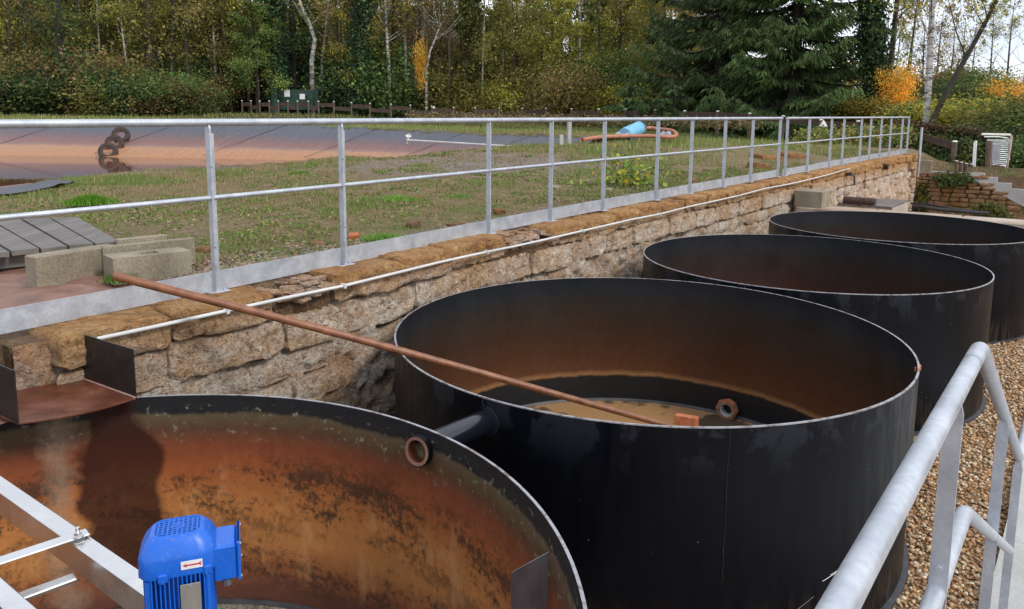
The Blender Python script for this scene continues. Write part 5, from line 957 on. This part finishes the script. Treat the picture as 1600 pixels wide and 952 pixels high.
for i, (tm, tips) in enumerate(ST):
    tm.materials.append(MT[('birch', 'bark', 'bark2', 'birch', 'bark')[i]]); cm = crown(tips, 1500, .12, (OLV, YEL+OLV, BRN, OLV, GRN+OLV)[i], .8); cm.materials.append(MT['leaf']); STV.append((tm, cm))
for i, px in enumerate([18, 52, 128, 160, 205, 300, 338, 362, 400, 520, 540, 588, 622, 648, 700, 722, 755, 812, 840, 868, 935, 962, 1392, 1412]):
    Yd = rg.uniform(49.5, 54) if px > 380 else rg.uniform(48, 51); q = aty(px, 150, Yd); k = rg.randrange(5); c_ = ('white-barked', 'grey-barked', 'dark-barked', 'white-barked', 'grey-barked')[k]
    place('slim_tree', STV[k], (q[0], q[1], hz(q[0], q[1])-.2), rg.uniform(0, 6), rg.uniform(.8, 1.1), f'slim {c_} tree in the wood front, {where(px)}', 'tree', f'slim {c_} trees '+where(px))
# single trees the photo shows clearly
def trunk_tree(label, pxs, Yd, r0, bark, var=None, nleaf=0, cols=None, name='pale_trunk_tree', size=.14, zbase=None):
    q = [aty(x, y, Yd) for x, y in pxs]; g = q[0].copy(); g[2] = hz(g[0], g[1])-.2; pts = ([g] if g[2] < q[0][2] else [])+q; t = thing(name, label, 'tree', pts[0]); n = len(pts)
    mb = MB().tube(pts, [r0*(1-.55*i/(n-1)) for i in range(n)], 8, False); tips = []; rg_ = random.Random(int(pxs[0][0]))
    for i in range(10):
        u_ = rg_.uniform(.45, 1); k = min(int(u_*(n-1)), n-2); b0 = Vector(pts[k]).lerp(Vector(pts[k+1]), u_*(n-1)-k); d_ = Vector((rg_.uniform(-1, 1), rg_.uniform(-1, 1), rg_.uniform(.2, 1))).normalized(); b1 = b0+d_*1.2; b2 = b1+(d_+Vector((0, 0, .3)))*.9; mb.tube([b0, b1, b2], [r0*.25, r0*.14, .01], 4, False); tips += [(b1, .9), (b2, 1.0)]
    mb.build('trunk', MT[bark], t, True)
    if nleaf: cm = crown(tips, nleaf, size, cols, .7); obj('crown', cm, MT['leaf'], t)
    return t
trunk_tree('pale birch with a forked zigzag trunk above the two white notices', [(487, 95), (492, 62), (483, 35), (470, 8), (462, -25)], 50.0, .17, 'birch', None, 300, OLV)
trunk_tree('thin pale trunk just right of the forked zigzag birch', [(503, 90), (508, 55), (511, 20), (515, -20)], 51.0, .11, 'birch', None, 200, OLV)
trunk_tree('straight white birch trunk left of the orange sapling', [(608, 112), (605, 70), (603, 30), (600, -20)], 50.0, .13, 'birch', None, 200, OLV)
trunk_tree('thin greyish birch trunk between the straight white birch and the orange sapling', [(634, 110), (633, 60), (631, 15), (630, -20)], 51.0, .12, 'birch', None, 200, OLV)
trunk_tree('white birch trunk rising behind the top of the orange sapling', [(660, 60), (662, 25), (664, -20)], 52.0, .16, 'birch', None, 260, OLV)
trunk_tree('bare dead pale trunk leaning right beside the orange sapling', [(666, 112), (672, 80), (681, 58), (689, 36)], 49.0, .085, 'birch')
trunk_tree('thin white birch trunk right of the leaning dead trunk', [(786, 80), (789, 40), (791, -20)], 51.0, .10, 'birch', None, 200, YEL)
trunk_tree('short showing white birch trunk above the grey post', [(906, 30), (904, 0), (903, -30)], 51.0, .12, 'birch', None, 300, YEL)
trunk_tree('broad dark trunk at upper left', [(93, 75), (92, 30), (90, -20)], 47.0, .28, 'bark2', None, 1200, DKG+GRN)
trunk_tree('tall dark trunk above the first railing post', [(268, 110), (270, 50), (272, -20)], 49.0, .22, 'bark2', None, 600, OLV)
trunk_tree('slim dark trunk left of the first railing post', [(235, 120), (233, 60), (230, -20)], 49.0, .2, 'bark', None, 500, OLV)
trunk_tree('crooked pale trunk at the top of the wood left of the green gate', [(385, 60), (390, 30), (398, 5), (405, -20)], 52.0, .12, 'bark', None, 300, BRN)
def ivy_trunk(label, pxs, Yd, r0):
    t = trunk_tree(label, pxs, Yd, r0, 'bark2', name='ivy_clad_tree'); q = [aty(x, y, Yd) for x, y in pxs]; P = []
    for i in range(len(q)-1):
        n = 2600; u_ = RNG.random((n, 1)); P.append(q[i]*(1-u_)+q[i+1]*u_+RNG.normal(0, .30, (n, 3))*np.array([1, 1, .5]))
    V, Fc, c = leaves(np.concatenate(P), .13, DKG); obj('ivy', npmesh('ivy', V, Fc, c), MT['needle'], t)
ivy_trunk('tall trunk wrapped in dark ivy above the second railing post', [(553, 172), (556, 130), (560, 80), (566, 30), (572, -30)], 49.0, .35)
ivy_trunk('dark ivy-wrapped trunk above the left gate post', [(437, 172), (436, 130), (436, 60), (408, -20)], 51.0, .3)
sap = shrubv(9, [(.60, .24, .04), (.50, .19, .035), (.60, .36, .05), (.40, .30, .05)], 2600, .10, 2.4); place('orange_sapling', sap, aty(657, 128, 48), 0, (.27, .27, 1.15), 'slender bright orange sapling glowing against the dark wood', 'tree')
sap2 = shrubv(10, YEL+[(.35, .28, .03)], 3000, .12, 1.6); place('yellow_sapling', sap2, aty(494, 150, 51.5), 0, (.35, .35, .6), 'small yellow-leaved sapling above the right notice', 'sapling')
# ------------------------------------------------------------------ spruces
def spruce_mesh(h, rad, seed):
    rg_ = random.Random(seed); mb = MB().tube([(0, 0, -.3), (0, 0, h*.5), (0, 0, h)], [.30, .2, .02], 9, False); P, Dn, Ln, tn = [], [], [], []
    z_ = .5
    while z_ < h-.3:
        k = rg_.randint(5, 7); L0 = rad*(1-z_/h)**.75*rg_.uniform(.9, 1.1); L0 = min(L0, rad*(.6+z_*.22))
        for i in range(k):
            a = rg_.random()*6.28; L1 = L0*rg_.uniform(.7, 1.15); d = Vector((math.cos(a), math.sin(a), 0)); side = Vector((-d.y, d.x, 0)); tone = rg_.uniform(.65, 1.35); pts = []
            for j in range(7): u_ = j/6; pts.append(Vector((0, 0, z_))+d*L1*u_+Vector((0, 0, -.30*L1*math.sin(u_*2.2)*.6+.16*L1*u_*u_)))
            mb.tube(pts, [.045*(1-j/7)+.008 for j in range(7)], 4, False); nt = int(L1*12)
            for j in range(nt):
                u_ = .12+.88*rg_.random(); kk = min(int(u_*6), 5); b0 = pts[kk].lerp(pts[kk+1], u_*6-kk); sg = rg_.choice((-1, 1)); tl = (.25+.75*(1-u_))*L1*.28*rg_.uniform(.6, 1.3)
                for m_ in range(9):
                    v = m_/9; q = b0+side*sg*tl*v+d*tl*.5*v+Vector((rg_.uniform(-.05, .05), rg_.uniform(-.05, .05), -.35*tl*v+rg_.uniform(-.04, .04))); P.append(q); Dn.append((d*rg_.uniform(.2, .9)+side*sg*rg_.uniform(.1, .8)+Vector((0, 0, -rg_.uniform(.35, 1.2)))).normalized()); Ln.append(rg_.uniform(.16, .38)); tn.append(tone)
        z_ += rg_.uniform(.28, .45)
    P = np.array([p[:] for p in P]); Dn = np.array([p[:] for p in Dn]); Ln = np.array(Ln)[:, None]; b = RNG.normal(size=P.shape); b -= Dn*(b*Dn).sum(1)[:, None]; b /= np.linalg.norm(b, axis=1)[:, None]
    V = np.stack([P-b*.026, P+b*.026, P+Dn*Ln+b*.012, P+Dn*Ln-b*.012], 1).reshape(-1, 3); n = len(P); base_ = np.array([(.046, .076, .024), (.064, .098, .028), (.032, .054, .019)])[RNG.integers(0, 3, n)]*np.array(tn)[:, None]*RNG.uniform(.8, 1.25, (n, 1)); tipc = np.repeat(base_, 4, 0); tipc[2::4] *= 1.7; tipc[3::4] *= 1.7
    cm = npmesh('needles', V, np.arange(n*4).reshape(-1, 4), tipc); cm.materials.append(MT['needle']); tm = mb.mesh('trunk', True); tm.materials.append(MT['bark2']); return tm, cm
sp = [spruce_mesh(17, 4.8, 1), spruce_mesh(17, 4.6, 2)]
for i, (px, Yd, v, sc, rz, lb) in enumerate([(1122, 42, 0, 1.12, .3, 'left dark spruce with drooping branches behind the fence'), (1238, 39, 1, 1.14, 1.9, 'right and larger dark spruce with drooping branches, beside the orange maple')]):
    q = aty(px, 176, Yd); r = thing('spruce', lb, 'tree', (q[0], q[1], hz(q[0], q[1])-.2), rz, 'dark spruces behind the fence'); r.scale = (sc,)*3
    for nm, me in zip(('trunk', 'needles'), sp[v]): o = bpy.data.objects.new(nm, me); C.objects.link(o); o.parent = r
sm = spruce_mesh(3.4, 2.2, 5)
for i, (px, Yd, lb) in enumerate([(1050, 39.5, 'young low spruce at the left foot of the tall spruces'), (985, 42, 'small spruce bough mass left of the young low spruce')]):
    q = aty(px, 176, Yd); r = thing('young_spruce', lb, 'tree', (q[0], q[1], hz(q[0], q[1])-.4), i); r.scale = (1.1, 1.1, .9)
    for nm, me in zip(('trunk', 'needles'), sm): o = bpy.data.objects.new(nm, me); C.objects.link(o); o.parent = r
# ------------------------------------------------------------------ right side trees
ivy_trunk('slim ivy-covered trunk at the right edge of the spruces', [(1372, 172), (1366, 110), (1363, 50), (1358, -30)], 36, .22)
bt_ = wood(13, .125, 16, seed=21, cb=.25, spread=.42, sub=5, up=1.1, lean=(-.02, 0)); bt_[0].materials.append(MT['birch']); cm = crown(bt_[1], 15000, .085, YEL+BRN+OLV, .9); cm.materials.append(MT['leaf'])
q = aty(1446, 196, 30); place('leaning_birch', (bt_[0], cm), (q[0], q[1], q[2]-.1), .5, 1.0, 'mossy birch with sparse yellowing leaves against the white sky', 'tree')
bt2 = wood(10, .12, 12, seed=25, cb=.2, spread=.45, sub=6, up=1.2, lean=(.42, .0), wob=.4); bt2[0].materials.append(MT['bark2']); cm = crown(bt2[1], 3600, .08, YEL+BRN, .9); cm.materials.append(MT['leaf'])
q = aty(1452, 196, 29.5); place('slanting_tree', (bt2[0], cm), (q[0], q[1], q[2]-.1), 0, .9, 'dark many-branched tree slanting right from beside the mossy birch', 'tree')
bt3 = wood(12, .14, 14, seed=29, cb=.3, spread=.36, sub=5, up=.5, lean=(.0, .0)); bt3[0].materials.append(MT['bark']); cm = crown(bt3[1], 6000, .09, BRN+YEL, .9, .5); cm.materials.append(MT['leaf'])
q = aty(1385, 185, 37); place('brown_leaved_tree', (bt3[0], cm), (q[0], q[1], q[2]-.2), 1, 1.05, 'open tree with drooping brown leaves between the spruces and the mossy birch', 'tree')
mp_ = shrubv(31, ORA+YEL[:1], 6000, .085, 3.4); q = aty(1403, 186, 35); place('orange_maple', mp_, (q[0], q[1], q[2]-.1), 0, (.48, .48, .78), 'bright orange maple right of the spruces', 'tree')
def rs(px, py, Yd, kd_, sc, lb, cat='bush'): q = aty(px, py, Yd); place('shrub', SH[kd_], (q[0], q[1], q[2]-.1), px*.1, (sc*.95, sc*.95, sc*(.52 if Yd < 40 else .85)), lb, cat)
for a in [(1340, 188, 37, 'yellow', 1.0, 'yellow-green bush right under the spruce edge'), (1375, 190, 36, 'yellow', 1.0, 'yellow bush at the foot of the ivy-covered trunk'), (1430, 202, 33, 'brown', .9, 'brown bush under the mossy birch'), (1462, 206, 32, 'green', 1.0, 'green bush right of the birch foot'), (1495, 212, 31, 'yellow', 1.1, 'large yellow-green bush left of the gate, behind the hedge'), (1530, 214, 30.5, 'yellow', 1.25, 'largest yellow bush above the mesh gate'), (1565, 216, 31, 'yellow', 1.1, 'yellow-green bush right above the gate portal'), (1600, 222, 28, 'olive', 1.3, 'olive bush at the right edge above the steps'), (1640, 232, 27, 'green', 1.5, 'green bush cut by the right edge'), (1590, 262, 25, 'dark', 1.1, 'dark green bush right of the rusty gate post'), (1612, 285, 23.5, 'green', 1.0, 'dark low bush at the right edge beside the steps'), (1480, 193, 48, 'dark', 1.2, 'dark grey-green bush on the slope behind the yellow bushes'), (1525, 178, 52, 'green', 1.4, 'big green bush on the slope below the bare far trees'), (1570, 186, 50, 'olive', 1.3, 'olive bush on the slope near the right edge'), (1590, 193, 46, 'orange', 1.2, 'orange-tinted bush on the slope at the right edge'), (1420, 188, 55, 'brown', 1.7, 'brown bush on the slope behind the orange maple'), (1450, 183, 58, 'brown', 1.8, 'brown bush on the slope behind the mossy birch')]: rs(*a)
# ivy hedge under the descending fence rail
def hedge(label, corners, n, size, cols, thick, name='hedge', sag=0):
    q = [np.array(c) for c in corners]; u_ = RNG.random((n, 1)); v_ = RNG.random((n, 1)); P = (q[0]*(1-u_)+q[1]*u_)*(1-v_)+(q[3]*(1-u_)+q[2]*u_)*v_; P = P+RNG.normal(0, 1, (n, 3))*thick; V, Fc, c = leaves(P, size, cols)
    t = thing(name, label, 'hedge', q[0]); obj('foliage', npmesh('foliage', V, Fc, c), MT['leaf'], t); mb = MB()
    for i in range(14): a = q[0]*(1-i/13)+q[1]*i/13; b = q[3]*(1-i/13)+q[2]*i/13; mb.tube([a, (a+b)/2+[random.uniform(-.1, .1), 0, 0], b], .015, 4, False)
    mb.build('stems', MT['bark2'], t); return t
hedge('dark green ivy hedge hanging below the sloping fence rail', [aty(1424, 268, 25.0), aty(1522, 268, 23.6), aty(1522, 226, 24.2), aty(1424, 205, 27)], 9000, .085, GRN+DKG+OLV[:1], np.array([.10, .18, .08]))
hedge('brown withered creeper along the top of the sloping fence', [aty(1400, 197, 27.4), aty(1540, 214, 24.3), aty(1540, 206, 24.5), aty(1400, 190, 27.6)], 4200, .07, [(.11, .06, .04), (.15, .08, .05), (.08, .05, .03), (.10, .09, .03)], np.array([.08, .12, .05]), 'creeper')
hedge('ivy trailing over the top of the dry-stone wall', [W(24.95, 1.1, -.72), W(24.95, 1.9, -.55), W(25.0, 1.7, -.34), W(25.0, .8, -.36)], 900, .07, GRN, np.array([.08, .05, .05]), 'trailing_ivy')
hedge('green creeper at the foot of the steel pole', [W(24.9, .45, -1.5), W(24.9, .75, -1.5), W(24.9, .7, -.7), W(24.9, .5, -.7)], 700, .06, GRN+YEL[:1], np.array([.05, .05, .05]), 'creeper')
hedge('low ferny weeds growing before the dry-stone wall', [W(24.5, 1.9, -1.55), W(24.5, 2.9, -1.55), W(24.6, 2.5, -1.15), W(24.6, 2.1, -1.1)], 900, .06, [(.16, .17, .04), (.10, .14, .04)], np.array([.1, .08, .06]), 'weeds')
hedge('brown and green brambles behind the dirt mound, in front of the fence', [aty(1250, 222, 29), aty(1425, 222, 26), aty(1425, 200, 26.5), aty(1250, 205, 30)], 3600, .08, OLV+BRN+GRN, np.array([.2, .3, .09]), 'brambles')
hedge('pale dry seed-head weeds along the fence foot left of the spruces', [aty(640, 186, 45), aty(1190, 200, 33), aty(1190, 188, 33.5), aty(640, 178, 45.5)], 5200, .08, BRN+[(.24, .21, .15), (.10, .12, .04)], np.array([.25, .3, .10]), 'dry_weeds')
# yellow plant behind the mid rail
q = onz(985, 287, .13); P = q+np.c_[RNG.normal(-.05, .30, 300), RNG.normal(0, .2, 300), np.abs(RNG.normal(.13, .15, 300))]; V, Fc, c = leaves(P, .06, [(.16, .24, .03), (.22, .30, .04), (.12, .20, .03), (.14, .20, .04), (.20, .25, .04), (.42, .32, .03)], 0, 0, 1.2); t = thing('yellowing_plant', 'leafy plant with green and yellow leaves behind the mid rail', 'plant', q)
obj('foliage', npmesh('foliage', V, Fc, c), MT['grass'], t); mb = MB()
for i in range(16): mb.tube([q+[random.uniform(-.4, .4), 0, -.03], q+[random.uniform(-.5, .5), random.uniform(-.15, .15), random.uniform(.2, .5)]], .005, 4, False)
mb.build('stems', MT['bark'], t)
# far slope behind the right side
NM2 = ('first', 'second', 'third', 'fourth', 'fifth'); fw = []
for i in range(26):
    X_ = 24+i*3.6+rg.uniform(-1.5, 1.5); Y_ = 88+rg.uniform(-10, 14); kd_ = rg.choice(['brown', 'green', 'olive', 'brown', 'yellow']); px = 800+F*X_/Y_
    gr = 'distant trees on the right slope, '+KN[kd_]; place('distant_tree', V_[kd_], (X_, Y_, hz(X_, Y_)-.4), rg.uniform(0, 6), rg.uniform(.3, .42), uniq(f'distant {KN[kd_]} tree on the slope, {where(px)}', gr), 'tree', gr)
for i, px in enumerate([1418, 1438, 1462, 1482, 1500]):
    q = aty(px, 150, 66); place('bare_tree', (bt3[0], STV[2][1]), (q[0], q[1], q[2]-1.5), i*2.1, (.75, .75, .62+.05*(i % 3)), NM2[i]+' thin brownish tree from the left in the gap behind the mossy birch', 'tree')
for i in range(4):
    px = 1515+i*28; q = aty(px, 150, 60); place('bare_tree', (bt2[0] if i % 2 else bt3[0], crown(bt3[1], 500, .1, BRN, .9)) if i == 0 else (V_['brown'][0], V_['birch2'][1]), (q[0], q[1], q[2]-1.0), i*1.7, .5+.06*i, ('first', 'second', 'third', 'fourth')[i]+' nearly bare thin tree from the left on the skyline at right', 'tree')

# look-alike neighbours get told apart by their place
from collections import defaultdict
grp = defaultdict(list)
for o in C.objects:
    if o.parent is None and 'label' in o and o['category'] in ('tree', 'bush'): grp[o['label']].append(o)
for lb, os_ in grp.items():
    if len(os_) > 1:
        os_.sort(key=lambda o: o.location.x/o.location.y); NM = ('leftmost', 'second', 'third', 'fourth', 'fifth', 'sixth', 'seventh', 'eighth', 'ninth', 'tenth', 'eleventh')
        for i, o in enumerate(os_):
            w_ = NM[i] if i < len(os_)-1 else 'rightmost'; o['label'] = lb.replace('tree in the', w_+' tree in the').replace('bush in the', w_+' bush in the').replace('distant', w_+' distant')
